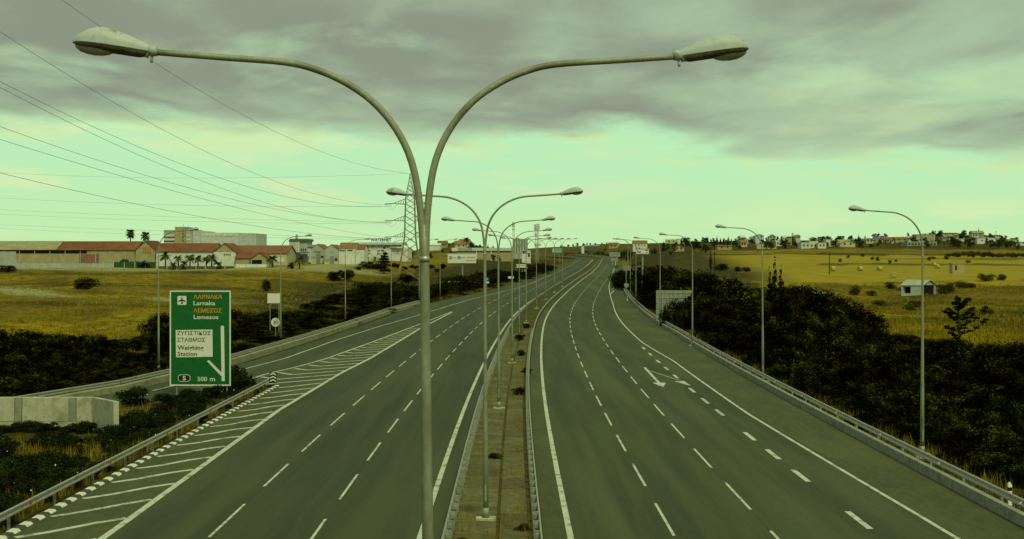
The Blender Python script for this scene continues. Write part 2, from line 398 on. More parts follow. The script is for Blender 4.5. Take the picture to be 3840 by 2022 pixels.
def base_z(X, Y):
    X = np.asarray(X, float); Y = np.asarray(Y, float)
    R = np.hypot(X, Y); A = np.arctan2(X, Y)
    t = np.tan(np.clip(A, -1.2, 1.2)); t = np.where(np.abs(A) > 1.2, np.sign(A) * 2, t)
    D = np.where(np.abs(A) < 1.0, np.abs(Y), R * .6)
    ti = np.clip(np.interp(t, _tk, np.arange(len(_tk))), 0, len(_tk) - 1.001); i = ti.astype(int); ft = ti - i
    ft = ft * ft * (3 - 2 * ft)
    di = np.clip(np.interp(D, DK, np.arange(len(DK))), 0, len(DK) - 1.001); j = di.astype(int); fd = di - j
    z = (_tz[i, j] * (1 - fd) + _tz[i, j + 1] * fd) * (1 - ft) + (_tz[i + 1, j] * (1 - fd) + _tz[i + 1, j + 1] * fd) * ft
    b = np.sin(X * .055 + 1.3 * np.sin(Y * .021)) * np.sin(Y * .047 + 1.1 * np.sin(X * .03)) + .5 * np.sin(X * .13 + 2) * np.sin(Y * .11 + 1) + .25 * np.sin(X * .37 + Y * .2) * np.sin(Y * .41 - X * .1)
    amp = np.interp(D, [60, 110, 160, 330, 400, 700], [.03, .15, .75, .8, .25, .5])
    return z + b * amp
_far = _S > 690
def gz(X, Y):
    X = np.atleast_1d(np.asarray(X, float)); Y = np.atleast_1d(np.asarray(Y, float))
    z = base_z(X, Y)
    # corridor of the motorway
    s = np.clip(Y, -80, 760); off = X - ref(s)
    ex = np.maximum(np.maximum(off_left(s) - 2.0 - off, off - off_right(s) - 1.2), 0)
    w = np.where(Y < 700, np.clip(1 - ex / 11.0, 0, 1), 0)
    zr = elev(s) - .14
    m = (Y > 640)
    if m.any():
        dx = X[m][:, None] - _PX[_far][None, :]; dy = Y[m][:, None] - _PY[_far][None, :]
        d2 = dx * dx + dy * dy; k = d2.argmin(1); d = np.sqrt(d2[np.arange(len(k)), k])
        ww = np.clip(1 - (d - 18) / 25.0, 0, 1); ss = _S[_far][k]
        far_w = np.zeros_like(w); far_w[m] = ww; fz = np.array(zr); fz[m] = elev(ss) - .14 - 1.6 * np.clip((ss - 715) / 90, 0, 1)
        zr = np.where(far_w > w, fz, zr); w = np.maximum(w, far_w)
    w = w * w * (3 - 2 * w)
    # slip road coming in from the left
    bx = bar_x(np.clip(Y, 28, 300)); inside = (X > bx - 1.2) & (X < bx + 8.5) & (Y > 28) & (Y < 104)
    z = np.where(inside & (w < .99), np.minimum(z, -.14), z)
    return z * (1 - w) + zr * w
def gz1(x, y): return float(gz(x, y)[0])

def M_ground():
    m = bpy.data.materials.new('dry_field_ground'); m.use_nodes = True
    T = m.node_tree; L = T.links.new; b = T.nodes['Principled BSDF']; b.inputs['Roughness'].default_value = 1; b.inputs['Specular IOR Level'].default_value = .1
    g = T.nodes.new('ShaderNodeNewGeometry')
    def noise(s, d, st=(1, 1, 1)):
        mp = T.nodes.new('ShaderNodeMapping'); mp.inputs['Scale'].default_value = st; L(g.outputs['Position'], mp.inputs[0])
        n = T.nodes.new('ShaderNodeTexNoise'); n.inputs['Scale'].default_value = s; n.inputs['Detail'].default_value = d; n.inputs['Roughness'].default_value = .62
        L(mp.outputs[0], n.inputs['Vector']); return n.outputs[0]
    def mr(v, a, c):
        n = T.nodes.new('ShaderNodeMapRange'); n.interpolation_type = 'SMOOTHSTEP'; L(v, n.inputs[0]); n.inputs[1].default_value = a; n.inputs[2].default_value = c; return n.outputs[0]
    def mx(f, a, c):
        n = T.nodes.new('ShaderNodeMix'); n.data_type = 'RGBA'; L(f, n.inputs[0])
        for s, v in ((6, a), (7, c)):
            if isinstance(v, tuple): n.inputs[s].default_value = v + (1,)
            else: L(v, n.inputs[s])
        return n.outputs[2]
    def attr(n):
        a = T.nodes.new('ShaderNodeAttribute'); a.attribute_name = n; return a.outputs['Fac']
    def mul(a, c):
        n = T.nodes.new('ShaderNodeMath'); n.operation = 'MULTIPLY'; n.use_clamp = True
        for i, v in enumerate((a, c)):
            if isinstance(v, float): n.inputs[i].default_value = v
            else: L(v, n.inputs[i])
        return n.outputs[0]
    c = mx(mr(noise(.06, 5), .38, .64), (.285, .208, .006), (.185, .13, .004))
    c = mx(mr(noise(.55, 6), .40, .60), c, (.105, .074, .003))
    c = mx(mul(mr(noise(.035, 6), .43, .57), .6), c, (.088, .062, .003))
    c = mx(attr('straw'), c, mx(mr(noise(.5, 4, (.15, 1, 1)), .4, .62), (.285, .215, .018), (.215, .155, .009)))
    c = mx(attr('pale'), c, mx(mr(noise(.5, 4), .4, .6), (.27, .26, .12), (.21, .20, .085)))
    c = mx(mul(attr('scrub'), mr(noise(.35, 5), .22, .46)), c, mx(mr(noise(1.2, 4), .4, .6), (.014, .015, .002), (.038, .032, .004)))
    L(c, b.inputs['Base Color'])
    bp = T.nodes.new('ShaderNodeBump'); bp.inputs['Strength'].default_value = .7; bp.inputs['Distance'].default_value = .4; L(noise(1.1, 5), bp.inputs['Height']); L(bp.outputs[0], b.inputs['Normal'])
    return m

def pt_seg(X, Y, poly):
    d = np.full(X.shape, 1e9)
    for (x0, y0), (x1, y1) in zip(poly[:-1], poly[1:]):
        vx, vy = x1 - x0, y1 - y0; L2 = vx * vx + vy * vy + 1e-9
        t = np.clip(((X - x0) * vx + (Y - y0) * vy) / L2, 0, 1)
        d = np.minimum(d, np.hypot(X - x0 - t * vx, Y - y0 - t * vy))
    return d

def build_ground():
    a_f = np.radians(np.arange(-34, 34.01, .3)); a_b = np.radians(np.concatenate([np.arange(-178, -34, 6), ]))
    A = np.concatenate([a_b, a_f, -a_b[::-1]]); 
    R = np.concatenate([[1.0, 8, 16, 24, 30], 34 * np.exp(np.arange(0, 4.99, .0235)), [5500, 7000, 9000]])
    AA, RR = np.meshgrid(A, R, indexing='ij')
    Y = RR * np.cos(AA); X = RR * np.sin(AA)
    Z = gz(X.ravel(), Y.ravel()).reshape(X.shape)
    na, nr = X.shape
    V = np.stack([X, Y, Z], -1).reshape(-1, 3)
    i, j = np.meshgrid(np.arange(na), np.arange(nr - 1), indexing='ij'); k = (i + 1) % na
    F = np.stack([i * nr + j, i * nr + j + 1, k * nr + j + 1, k * nr + j], -1).reshape(-1, 4)
    me = bpy.data.meshes.new('ground'); me.from_pydata(V.tolist(), [], F.tolist())
    me.polygons.foreach_set('use_smooth', [True] * len(me.polygons))
    x, y = V[:, 0], V[:, 1]; t = x / np.maximum(y, 1)
    def at(name, v):
        a = me.attributes.new(name, 'FLOAT', 'POINT'); a.data.foreach_set('value', np.clip(v, 0, 1).astype(np.float32))
    # dark scrub and painted hump shading: verges and ditches beside the road, terrace banks on the right-hand fields
    s = np.clip(y, -80, 760); off = x - ref(s)
    sc = np.clip((off - 15.5) / 3, 0, 1) * np.clip(1 - (y / np.maximum(off - 4, 1) - 3.0), 0, 1) * 0
    sc = np.where((off > 15) & (x < 22 + y * .12) & (y < 330), 1.0, 0)
    sc = np.where((t > .17) & (y < 116) & (y > 20), 1.0, sc)
    bx = bar_x(np.clip(y, 28, 330)) - x; sc = np.maximum(sc, np.where((bx > -1) & (y < 330) & (y > 60), np.clip((.16 * y + 4 - bx) / 14, 0, .95), 0))
    sc = np.where((off < -19.5) & (y < 100) & (t > -.8) & (y > 10), .85, sc)
    sc = np.maximum(sc, np.where((off < -17) & (y > 300) & (y < 640), np.clip((off + 62) / 15, 0, .95), 0))
    sc = np.maximum(sc, np.where((off > 13) & (y > 290) & (y < 640), np.clip((58 - off) / 15, 0, .95), 0))
    sc = np.maximum(sc, ((t > .25) & (y > 415) & (y < 432)) * .75)
    sc = np.maximum(sc, ((t > .13) & (y > 545) & (y < 566)) * .8)
    sc = np.maximum(sc, ((t > .30) & (y > 480) & (y < 505)) * .6)
    sc = np.maximum(sc, np.clip(1 - pt_seg(x, y, [(58, 195), (80, 235), (105, 262), (125, 275)]) / 9, 0, 1))
    sc = np.maximum(sc, ((t > .1) & (y > 640)) * .8)
    sc = np.maximum(sc, ((t < .1) & (y > 640)) * .6)
    nz = np.sin(x * .16 + 1.9 * np.sin(y * .09)) * np.sin(y * .12 + 1.7 * np.sin(x * .07)) + .5 * np.sin(x * .37 + y * .21)
    sc = np.maximum(sc, np.where((t > .17) & (y > 112) & (y < 300), np.clip(.12 + .55 * nz, 0, .75), 0))
    sc = np.maximum(sc, np.where((t < -.08) & (y > 130) & (y < 360), np.clip(.02 + .45 * nz, 0, .6), 0))
    for poly, wd in (([(-150, 335), (-110, 322), (-80, 318)], 6), ([(-140, 285), (-100, 272), (-62, 268), (-45, 255)], 5), ([(-95, 205), (-70, 190), (-50, 186)], 4), ([(70, 170), (95, 200), (110, 205)], 7), ([(60, 150), (75, 160), (95, 160)], 5)):
        sc = np.maximum(sc, np.clip(1.3 - pt_seg(x, y, poly) / wd, 0, .85))  # left-field bank bands paint in the shading of terraces and humps
    at('scrub', sc)
    at('straw', ((t > .13) & (y > 285) & (y < 545)) * 1.0)
    pa = np.clip(2.2 - pt_seg(x, y, [(-115, 262), (-92, 232), (-70, 216), (-40, 206), (-28, 205)]) / 3.2, 0, 1)
    pa = np.maximum(pa, np.clip(1.6 - pt_seg(x, y, [(-190, 374), (-90, 376), (-50, 370)]) / 11, 0, 1))
    pa = np.maximum(pa, np.clip(1.8 - pt_seg(x, y, [(-72, 372), (-62, 395), (-58, 420)]) / 8, 0, 1))
    pa = np.maximum(pa, np.clip(1.8 - pt_seg(x, y, [(-31, 300), (-18, 285), (-9, 300)]) / 4, 0, 1))
    pa = np.maximum(pa, np.clip(1.5 - pt_seg(x, y, [(120, 470), (170, 462)]) / 1.5, 0, 1) * .6)
    at('pale', pa)
    me.materials.append(M_ground())
    tag(link('ground', me), kind='structure')
build_ground()

# ------------------------------------------------------------------ carriageways
def strip(name, s0, s1, ds, offa, offb, h, mat_, parent=None, kind='structure'):
    mb = MB(); S = np.arange(s0, s1 + ds * .5, ds); vs = []; fs = []
    for s in S:
        a = offa(s) if callable(offa) else offa; b = offb(s) if callable(offb) else offb
        vs.append(rp(s, float(a), h)); vs.append(rp(s, float(b), h))
    for i in range(len(S) - 1): fs.append((2 * i, 2 * i + 1, 2 * i + 3, 2 * i + 2))
    mb.add(vs, fs)
    o = mb.build(name, mat_, parent)
    if kind and parent is None: tag(o, kind=kind)
    return o
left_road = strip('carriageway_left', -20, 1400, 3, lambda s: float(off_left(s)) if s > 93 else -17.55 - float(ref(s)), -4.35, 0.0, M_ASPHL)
right_road = strip('carriageway_right', -20, 1400, 3, -.95, lambda s: float(off_right(s)), 0.0, M_ASPH)
strip('shoulder', -20, 330, 2, lambda s: float(np.interp(s, [0, 60, 75, 113, 136, 171, 225, 310], [13.6, 13.2, 12.6, 12.5, 11.6, 11.4, 11.1, 9.2])), lambda s: float(off_right(s)) - .02, .004, M_ASPH2, right_road)
strip('shoulder', -20, 200, 2, -.93, 0.05 - .12, .004, M_ASPH2, right_road)
def slip_sheet():
    mb = MB(); Ds = np.arange(30, 101.5, 1.5); vs = []; fs = []
    for D in Ds:
        r = float(np.interp(D, SLIPR[:, 1], SLIPR[:, 0])) if D >= 52 else float(bar_x(D)) + 7.5
        vs += [(float(bar_x(D)) + .3, D, -.006), (r, D, -.006)]
    for i in range(len(Ds) - 1): fs.append((2 * i, 2 * i + 1, 2 * i + 3, 2 * i + 2))
    return tag(mb.add(vs, fs).build('slip_road', M_ASPH), kind='structure')
slip = slip_sheet()
def gore():
    """paler, dustier surface of the hatched gore"""
    mb = MB(); Ds = np.arange(-10, 166, 2.0); vs = []; fs = []
    for D in Ds:
        vs += [(gore_l(D), D, road_z(gore_l(D), D) + .003), (gore_r(D), D, road_z(gore_r(D), D) + .003)]
    for i in range(len(Ds) - 1): fs.append((2 * i, 2 * i + 1, 2 * i + 3, 2 * i + 2))
    mb.add(vs, fs).build('gore_surface', M_ASPH2, left_road)
def gore_r(D): return float(np.interp(D, [0, 42, 57, 77, 102, 115, 141, 163, 203], [-14.1, -14.15, -14.4, -14.75, -14.2, -13.5, -12.75, -12.1, -9.7]))
def gore_l(D):
    if D < 93: return -17.5
    return float(np.interp(D, [93, 100.6, 106.8, 115, 137, 157, 180, 203], [-21.0, -20.3, -18.9, -17.65, -15.75, -14.1, -12.0, -9.9]))
gore()

def ribbon(name, pts, w, parent, mat_=None, h=.008):
    """paint line along plan points [(x,y)], width w (may vary)"""
    mb = MB(); vs = []; fs = []
    for i, (x, y) in enumerate(pts):
        a = pts[max(i - 1, 0)]; b = pts[min(i + 1, len(pts) - 1)]
        tx, ty = b[0] - a[0], b[1] - a[1]; l = math.hypot(tx, ty) or 1
        ww = (w(y) if callable(w) else w) / 2; z = road_z(x, y) + h
        vs += [(x - ty / l * ww, y + tx / l * ww, z), (x + ty / l * ww, y - tx / l * ww, z)]
    for i in range(len(pts) - 1): fs.append((2 * i, 2 * i + 1, 2 * i + 3, 2 * i + 2))
    return mb.add(vs, fs).build(name, mat_ or M_PAINT, parent)
def line_off(off, s0, s1, ds=3.0):
    return [rp(s, off(s) if callable(off) else off)[:2] for s in np.arange(s0, s1 + .01, ds)]
redge = lambda s: float(np.interp(s, [0, 43, 59, 75, 113, 136, 171, 225, 310, 411, 700], [13.5, 13.35, 12.9, 12.45, 12.25, 11.3, 11.05, 10.75, 8.9, 7.5, 7.3]))
ribbon('edge_line', line_off(0, -15, 690), .22, right_road)
ribbon('edge_line', line_off(redge, -15, 690), .18, right_road)
ribbon('edge_line', line_off(-5.22, -15, 690), .22, left_road)
for j, off in enumerate((3.62, 7.15)):      # right-hand carriageway lane dashes
    k = 0
    while True:
        a = (42.4 if j == 0 else 37.6) - 18.4 + 9.2 * k; k += 1
        if a > 560: break
        ribbon('lane_dash', line_off(off, a, a + 5.6, 1.4), .11, right_road)
for a in (43.5, 52.6, 58.4, 64.4, 74.4, 80.5, 87, 97, 104, 111, 119, 127):
    ribbon('exit_lane_dash', line_off(10.78, a, a + 3.0, 1.5), .24, right_road, M_PAINTW if a in (74.4, 80.5, 104) else M_PAINT)
for j, off in enumerate((-8.95, -12.55)):
    k = 0
    while True:
        a = (39.5 if j == 0 else 42.2) - 18.4 + 9.22 * k; k += 1
        if a > (520 if j == 0 else 330): break
        ribbon('lane_dash', line_off(off, a, a + 5.7, 1.4), .11, left_road)
for off, a0, a1, par in ((7.15, 20, 130, right_road), (10.78, 20, 110, right_road), (-12.55, 30, 90, left_road)):
    ribbon('asphalt_seam', line_off(off - .01, a0, a1, 3), .05, par, M_SEAL, .005)
ribbon('gore_line', [(gore_r(d), d) for d in np.arange(-10, 203, 3.0)], .28, left_road)
ribbon('gore_line', [(gore_l(d), d) for d in np.arange(97, 203, 3.0)], .22, left_road)
ribbon('edge_line', [(float(np.interp(d, [88, 102, 115, 141, 166, 191, 200, 241, 300, 340], [-26, -23.5, -21.6, -20.2, -18.0, -14.9, -13.9, -8.6, 1.6, 6.6])), d) for d in np.arange(88, 341, 4.0)], .18, left_road)
ribbon('edge_line', line_off(-12.5, 338, 690), .16, left_road)
for k in range(46):                          # hatching
    d0 = 35.3 + 3.42 * k
    rng2 = random.Random(k)
    dr = d0 + 3.2; 
    if dr > 163: break
    xr = gore_r(dr) - .16
    if d0 < 91:
        pts = [(-17.25, d0), (-16.4, d0 + .85), (xr - .8, dr - .8), (xr, dr)]
        ribbon('hatch_stripe', [(x + rng2.uniform(-.03, .03), y + rng2.uniform(-.05, .05)) for x, y in pts], .30, left_road, M_PAINTW if k % 7 == 3 else M_PAINT, .0065)
    else:
        gl = gore_l(dr); mid = gl + (xr - gl) * .30
        if xr - gl < .9: break
        dk = dr - (xr - mid) * .95
        ribbon('hatch_stripe', [(xr, dr), (mid, dk)], .34, left_road, M_PAINT, .0065)
        ribbon('hatch_stripe', [(mid, dk), (gl + .12, dk + (mid - gl) * 1.1)], .34, left_road, M_PAINT, .0068)
ribbon('edge_line', [PX(a, b, 1)[:1] and (lambda d: ((a - 1920) / FS * d, d))(float(np.interp(b, [1035, 1080], [330, 262]))) for a, b in ((2287, 1080), (2310, 1058), (2340, 1036))], .2, right_road)
def arrows():
    def A(x, y): return (x, y, road_z(x, y) + .009)
    def px(x, y):
        D = 44703 / (2360 * 0 + y - 961.5); return ((x - 1920) / FS * D, D)
    def q(zx, zy): return px(2360 + zx / 8.473, 1340 + zy / 8.473)
    mb = MB()
    def quad(pts): mb.add([A(*q(*p)) for p in pts], [tuple(range(len(pts)))])
    quad([(445, 360), (515, 352), (985, 838), (895, 845)])
    quad([(730, 845), (880, 838), (1000, 835), (1160, 848), (1080, 985)])
    mb.build('lane_arrow', M_PAINT, right_road)
    mb = MB()
    quad([(560, 420), (640, 445), (1700, 790), (1640, 804), (600, 462)])
    mb.build('lane_arrow', mat('faded_road_paint', (.24, .24, .17), (.14, .145, .10), 4), right_road); mb = MB()
    quad([(1420, 800), (1640, 800), (1740, 785), (1960, 945)])
    mb.build('lane_arrow', M_PAINT, right_road)
arrows()

# ------------------------------------------------------------------ median
med = strip('median_bed', -20, 690, 3, -4.34, -.96, .004, M_SOIL)
def slabs():
    def slab(w, l, h=.05):
        mb = MB(); b = .012
        mb.box(-w / 2, w / 2, -l / 2, l / 2, 0, h - b)
        mb.add([(-w / 2, -l / 2, h - b), (w / 2, -l / 2, h - b), (w / 2, l / 2, h - b), (-w / 2, l / 2, h - b), (-w / 2 + b, -l / 2 + b, h), (w / 2 - b, -l / 2 + b, h), (w / 2 - b, l / 2 - b, h), (-w / 2 + b, l / 2 - b, h)],
               [(4, 5, 6, 7), (0, 1, 5, 4), (1, 2, 6, 5), (2, 3, 7, 6), (3, 0, 4, 7)])
        me = bpy.data.meshes.new('paving_slab'); me.from_pydata(mb.v, [], mb.f); me.materials.append(M_SLAB); return me
    A = slab(1.0, 2.34); B = slab(1.45, .88)
    for v in A.vertices: v.co.y += .30 * v.co.x
    for v in B.vertices: v.co.y += .06 * v.co.x
    r = random.Random(5)
    s = 30.0
    while s < 170:
        x, y, z = rp(s, -1.98, .01 + r.uniform(0, .018)); link('paving_slab', A, med, (x, y, z), (r.uniform(-.012, .012), r.uniform(-.02, .03), heading(s) + r.uniform(-.008, .008))); s += 2.42
    s = 30.0
    while s < 150:
        x, y, z = rp(s, -3.33, .012 + r.uniform(0, .02)); link('paving_slab', B, med, (x, y, z), (r.uniform(-.012, .012), r.uniform(.01, .05), heading(s) + r.uniform(-.015, .015))); s += .93
slabs()

# ------------------------------------------------------------------ crash barriers
WPROF = [(0, .0), (.045, .03), (.045, .085), (0, .125), (0, .185), (.045, .225), (.045, .28), (0, .31)]
def wbeam(mb, pts, side, zb, zt):
    """W section swept along plan points; side +1 faces right of travel"""
    k = (zt - zb) / .31; n = len(WPROF); vs = []; fs = []
    for i, (x, y, z) in enumerate(pts):
        a = pts[max(i - 1, 0)]; b = pts[min(i + 1, len(pts) - 1)]; tx, ty = b[0] - a[0], b[1] - a[1]; l = math.hypot(tx, ty) or 1
        nx, ny = ty / l * side, -tx / l * side
        for d, h in WPROF: vs.append((x + nx * (d + .03), y + ny * (d + .03), z + zb + h * k))
        for d, h in WPROF[::-1]: vs.append((x + nx * (d + .018), y + ny * (d + .018), z + zb + h * k))
    m = 2 * n
    for i in range(len(pts) - 1):
        for j in range(m): fs.append((i * m + j, i * m + (j + 1) % m, (i + 1) * m + (j + 1) % m, (i + 1) * m + j))
    fs.append(tuple(range(m))[::-1]); fs.append(tuple((len(pts) - 1) * m + j for j in range(m)))
    mb.add(vs, fs)
def guardrail(label, pts, side, zb=.44, zt=.75, post=4.0, refl=9.0, rmat=None, post_h=.68, r0=0.0, back=True, post_w=.05, post_until=170):
    t = thing('guardrail', label, 'guardrail', pts[0])
    o = Vector(pts[0]); P = [Vector(p) - o for p in pts]
    cum = [0]
    for a, b in zip(P[:-1], P[1:]): cum.append(cum[-1] + (b - a).length)
    def at(d):
        for i in range(len(P) - 1):
            if cum[i + 1] >= d:
                f = (d - cum[i]) / max(cum[i + 1] - cum[i], 1e-6); return P[i].lerp(P[i + 1], f), (P[i + 1] - P[i]).normalized()
        return P[-1], (P[-1] - P[-2]).normalized()
    # beam in sections of some 16 m, overlapped at the joints
    L = 16.0; d = 0.0
    while d < cum[-1] - .5:
        e = min(d + L, cum[-1]); seg = [at(d + (e - d) * k / 6)[0] for k in range(7)]
        mb = MB(); wbeam(mb, [tuple(p) for p in seg], side, zb, zt); mb.build('rail_beam', M_GALV, t); d = e
    mb = MB(); mb.box(-post_w, post_w, -.03, .03, -.3, post_h); mb.box(-post_w * .6, post_w * .6, -.07, .07, zb + .05, zb + .2)
    pm = bpy.data.meshes.new('post'); pm.from_pydata(mb.v, [], mb.f); pm.materials.append(M_GALV)
    d = 1.0
    while d < min(cum[-1], post_until):
        p, dr = at(d); link('post', pm, t, (p.x - dr.y * side * .075, p.y + dr.x * side * .075, p.z), (0, 0, math.atan2(-dr.x, dr.y))); d += post
    if rmat:
        mb = MB(); mb.prism([(0, -.07), (0, .07), (.085, .0)], -.008, .008, axis='y'); 
        rm = bpy.data.meshes.new('reflector'); rm.from_pydata([(x * 1.3, y, z * 1.3) for x, y, z in mb.v], [], mb.f); rm.materials.append(rmat)
        d = r0
        while d < min(cum[-1], 150):
            p, dr = at(d); link('reflector', rm, t, (p.x + dr.y * side * .06, p.y - dr.x * side * .06, p.z + (zb + zt) / 2), (0, 0, math.atan2(-dr.x, dr.y) + (0 if side > 0 else math.pi))); d += refl
    return t
def offs(off, s0, s1, ds): return [rp(s, off(s) if callable(off) else off) for s in np.arange(s0, s1 + .01, ds)]
gl = [(-18.05, d, 0.0) for d in np.arange(34, 92.6, 4.0)]
g_near = guardrail('galvanised guardrail with red reflectors above the black and white kerb', gl, 1, post=4.4, refl=9.0, rmat=M_RED, r0=2.4)
def end_marker():
    mb = MB(); mb.box(-.27, .27, -.02, .02, .25, 1.05); o = mb.build('end_marker', M_SIGNK, g_near, (0.05, 57.6, 0))
    mb = MB()
    for k in range(3):
        z = .34 + k * .24
        mb.prism([(-.23, z), (0, z + .12), (.23, z), (.23, z + .1), (0, z + .22), (-.23, z + .1)], -.032, -.024)
    mb.build('chevron', M_SIGNW, o)
end_marker()
guardrail('median guardrail seen from behind, beside the left carriageway', offs(-4.22, 30, 640, 6.0), -1, post=1.5, rmat=None, post_h=.73, post_w=.10, post_until=120)
guardrail('median guardrail following the right carriageway edge line', offs(-1.12, 30, 640, 6.0), 1, post=1.5, rmat=None, post_h=.73, post_w=.10, post_until=120)
rr = lambda s: float(off_right(s)) - .35
def concrete_base(label, pts, parent_label=None, h=.44, w=.32, mat_=M_CONCG, cut=6.0):
    t = thing('concrete_kerb_wall', label, 'barrier', pts[0]); o = Vector(pts[0])
    P = [Vector(p) - o for p in pts]
    for i in range(len(P) - 1):
        a, b = P[i], P[i + 1]; d = (b - a); l = d.length; ux = d / l; a2 = a + ux * .012; b2 = b - ux * .012
        nx = Vector((ux.y, -ux.x, 0)); pr = [(-w / 2, -.3), (w / 2, -.3), (w / 2, h * .9), (w * .3, h), (-w / 2, h)]
        vs = [tuple(a2 + nx * x + Vector((0, 0, z))) for x, z in pr] + [tuple(b2 + nx * x + Vector((0, 0, z))) for x, z in pr]; n = len(pr)
        mb = MB(); mb.add(vs, [tuple(range(n))[::-1], tuple(range(n, 2 * n))] + [(k, (k + 1) % n, (k + 1) % n + n, k + n) for k in range(n)])
        mb.build('concrete_block', mat_, t)
    return t
concrete_base('low grey concrete wall along the right shoulder under the guardrail', offs(lambda s: float(off_right(s)) - .1, 30, 330, 6.0))
guardrail('guardrail with white reflectors above the right shoulder', offs(lambda s: float(off_right(s)) + .22, 30, 330, 6.0), -1, zb=.50, zt=.82, post=4.0, refl=8.6, rmat=M_WREF, r0=6.2, post_h=.76)
def path_pts(poly, step, z=0.0):
    P = [Vector((x, y, 0)) for x, y in poly]; out = []
    for a, b in zip(P[:-1], P[1:]):
        n = max(1, int((b - a).length / step))
        for k in range(n): out.append(a.lerp(b, k / n))
    out.append(P[-1]); return [(p.x, p.y, float(elev(p.y)) * (1 if p.y > 110 else 0) + z) for p in out]
bp = path_pts(BAR[1:9].tolist(), 6.0)
concrete_base('pale concrete wall below the guardrail along the outer edge of the slip road', bp, mat_=mat('weathered_concrete', (.28, .275, .17), (.22, .215, .125), 3, .9, .2, col3=(.15, .145, .08), scale3=.7, mix3=(.5, .72)), h=.46)
guardrail('guardrail with small dark reflectors along the outer edge of the slip road', [(x - .25, y, z) for x, y, z in bp], 1, zb=.50, zt=.82, post=4.0, refl=9, rmat=M_RED, r0=3, post_h=.76, post_until=40)

# ------------------------------------------------------------------ black and white kerb
def kerb():
    t = tag(thing('kerb', None, None, (-17.6, 34, 0)), kind='structure')
    L = .56
    def blk(mat_):
        mb = MB(); mb.prism([(-.16, -.1), (.16, -.1), (.16, .05), (.07, .13), (-.16, .14)], -L / 2 + .008, L / 2 - .008, axis='y')
        me = bpy.data.meshes.new('kerb_block'); me.from_pydata(mb.v, [], mb.f); me.materials.append(mat_); return me
    ms = (blk(M_WHITEP), blk(M_BLACKP)); k = 0
    while 34 + k * L < 92:
        r = random.Random(k)
        link('kerb_block', ms[k % 2], t, (r.uniform(-.015, .015), k * L, r.uniform(-.012, .008)), (0, 0, r.uniform(-.03, .03))); k += 1
kerb()
# ------------------------------------------------------------------ street lamps
def catmull(pts, n):
    P = [Vector(p) for p in pts]; P = [P[0] * 2 - P[1]] + P + [P[-1] * 2 - P[-2]]; out = []
    for i in range(1, len(P) - 2):
        for k in range(n):
            t = k / n; a, b, c, d = P[i - 1], P[i], P[i + 1], P[i + 2]
            out.append(.5 * ((2 * b) + (-a + c) * t + (2 * a - 5 * b + 4 * c - d) * t * t + (-a + 3 * b - 3 * c + d) * t ** 3))
    out.append(P[-2]); return out
def luminaire_meshes():
    U = [0, .05, .12, .22, .34, .46, .58, .70, .80, .88, .94, .98, 1.0]
    w = np.interp(U, [0, .1, .3, .6, .8, .92, .98, 1], [.062, .085, .125, .165, .155, .11, .05, .004])
    h = np.interp(U, [0, .1, .3, .55, .72, .86, .95, 1], [.075, .105, .165, .212, .205, .145, .07, .004])
    L = .86; nseg = 14
    def loft(hh, zb, sign, wk=1.0, u0=0, u1=99, inset=0):
        vs, fs = [], []; idx = [i for i, u in enumerate(U) if u0 <= u <= u1]
        for i in idx:
            for k in range(nseg + 1):
                q = math.pi * k / nseg; vs.append((U[i] * L, math.cos(q) * w[i] * wk, zb + sign * (math.sin(q) ** .8) * hh[i]))
        m = nseg + 1
        for a in range(len(idx) - 1):
            for k in range(nseg): fs.append((a * m + k, a * m + k + 1, (a + 1) * m + k + 1, (a + 1) * m + k) if sign > 0 else (a * m + k, (a + 1) * m + k, (a + 1) * m + k + 1, a * m + k + 1))
        return vs, fs
    hood_f = MB().add(*loft(h, 0, 1, u0=.40)); hood_b = MB().add(*loft(h * 1.0, 0, 1, .985, u1=.47))
    hood_f.add(*loft(h * .0 + .02, 0, -1, 1.0)) ; 
    tray = MB().add(*loft(np.interp(U, [0, .1, .9, 1], [.05, .075, .055, .0]), -.012, -1, .93))
    vs, fs = [], []
    for i in range(9):
        a = math.pi * i / 8
        for k in range(11):
            q = math.pi * k / 10; vs.append((.60 - .235 * math.cos(a), .115 * math.sin(a) * math.cos(q), -.030 - .10 * math.sin(a) * math.sin(q)))
    for i in range(8):
        for k in range(10): fs.append((i * 11 + k, (i + 1) * 11 + k, (i + 1) * 11 + k + 1, i * 11 + k + 1))
    bowl = MB().add(vs, fs)
    clamp = MB().tube([(-.10, 0, .012), (-.0, 0, .012)], [.062, .066], 10).tube([(-.0, 0, -.02), (.10, 0, -.035)], [.06, .045], 8).box(-.06, -.03, -.012, .012, -.13, -.05)
    out = []
    for nme, mb, m_ in (('hood', hood_f, M_HOOD), ('hood_cover', hood_b, M_HOOD), ('tray', tray, M_TRAY), ('glass_bowl', bowl, M_LENS), ('clamp', clamp, M_HOOD)):
        me = bpy.data.meshes.new(nme); me.from_pydata(mb.v, [], mb.f); me.materials.append(m_); me.polygons.foreach_set('use_smooth', [True] * len(me.polygons)); out.append((nme, me))
    return out
LUM = luminaire_meshes()
ARM = [(0.006, 9.3), (.014, 9.9), (.045, 10.42), (.13, 10.89), (.30, 11.25), (.55, 11.54), (.84, 11.74), (1.14, 11.87), (1.47, 11.945), (2.1, 11.99), (2.80, 12.04)]
ARM1 = [(0.0, 9.3), (.0, 9.9), (.03, 10.42), (.115, 10.89), (.30, 11.25), (.55, 11.54), (.84, 11.74), (1.14, 11.87), (1.47, 11.945), (2.1, 11.99), (2.80, 12.04)]
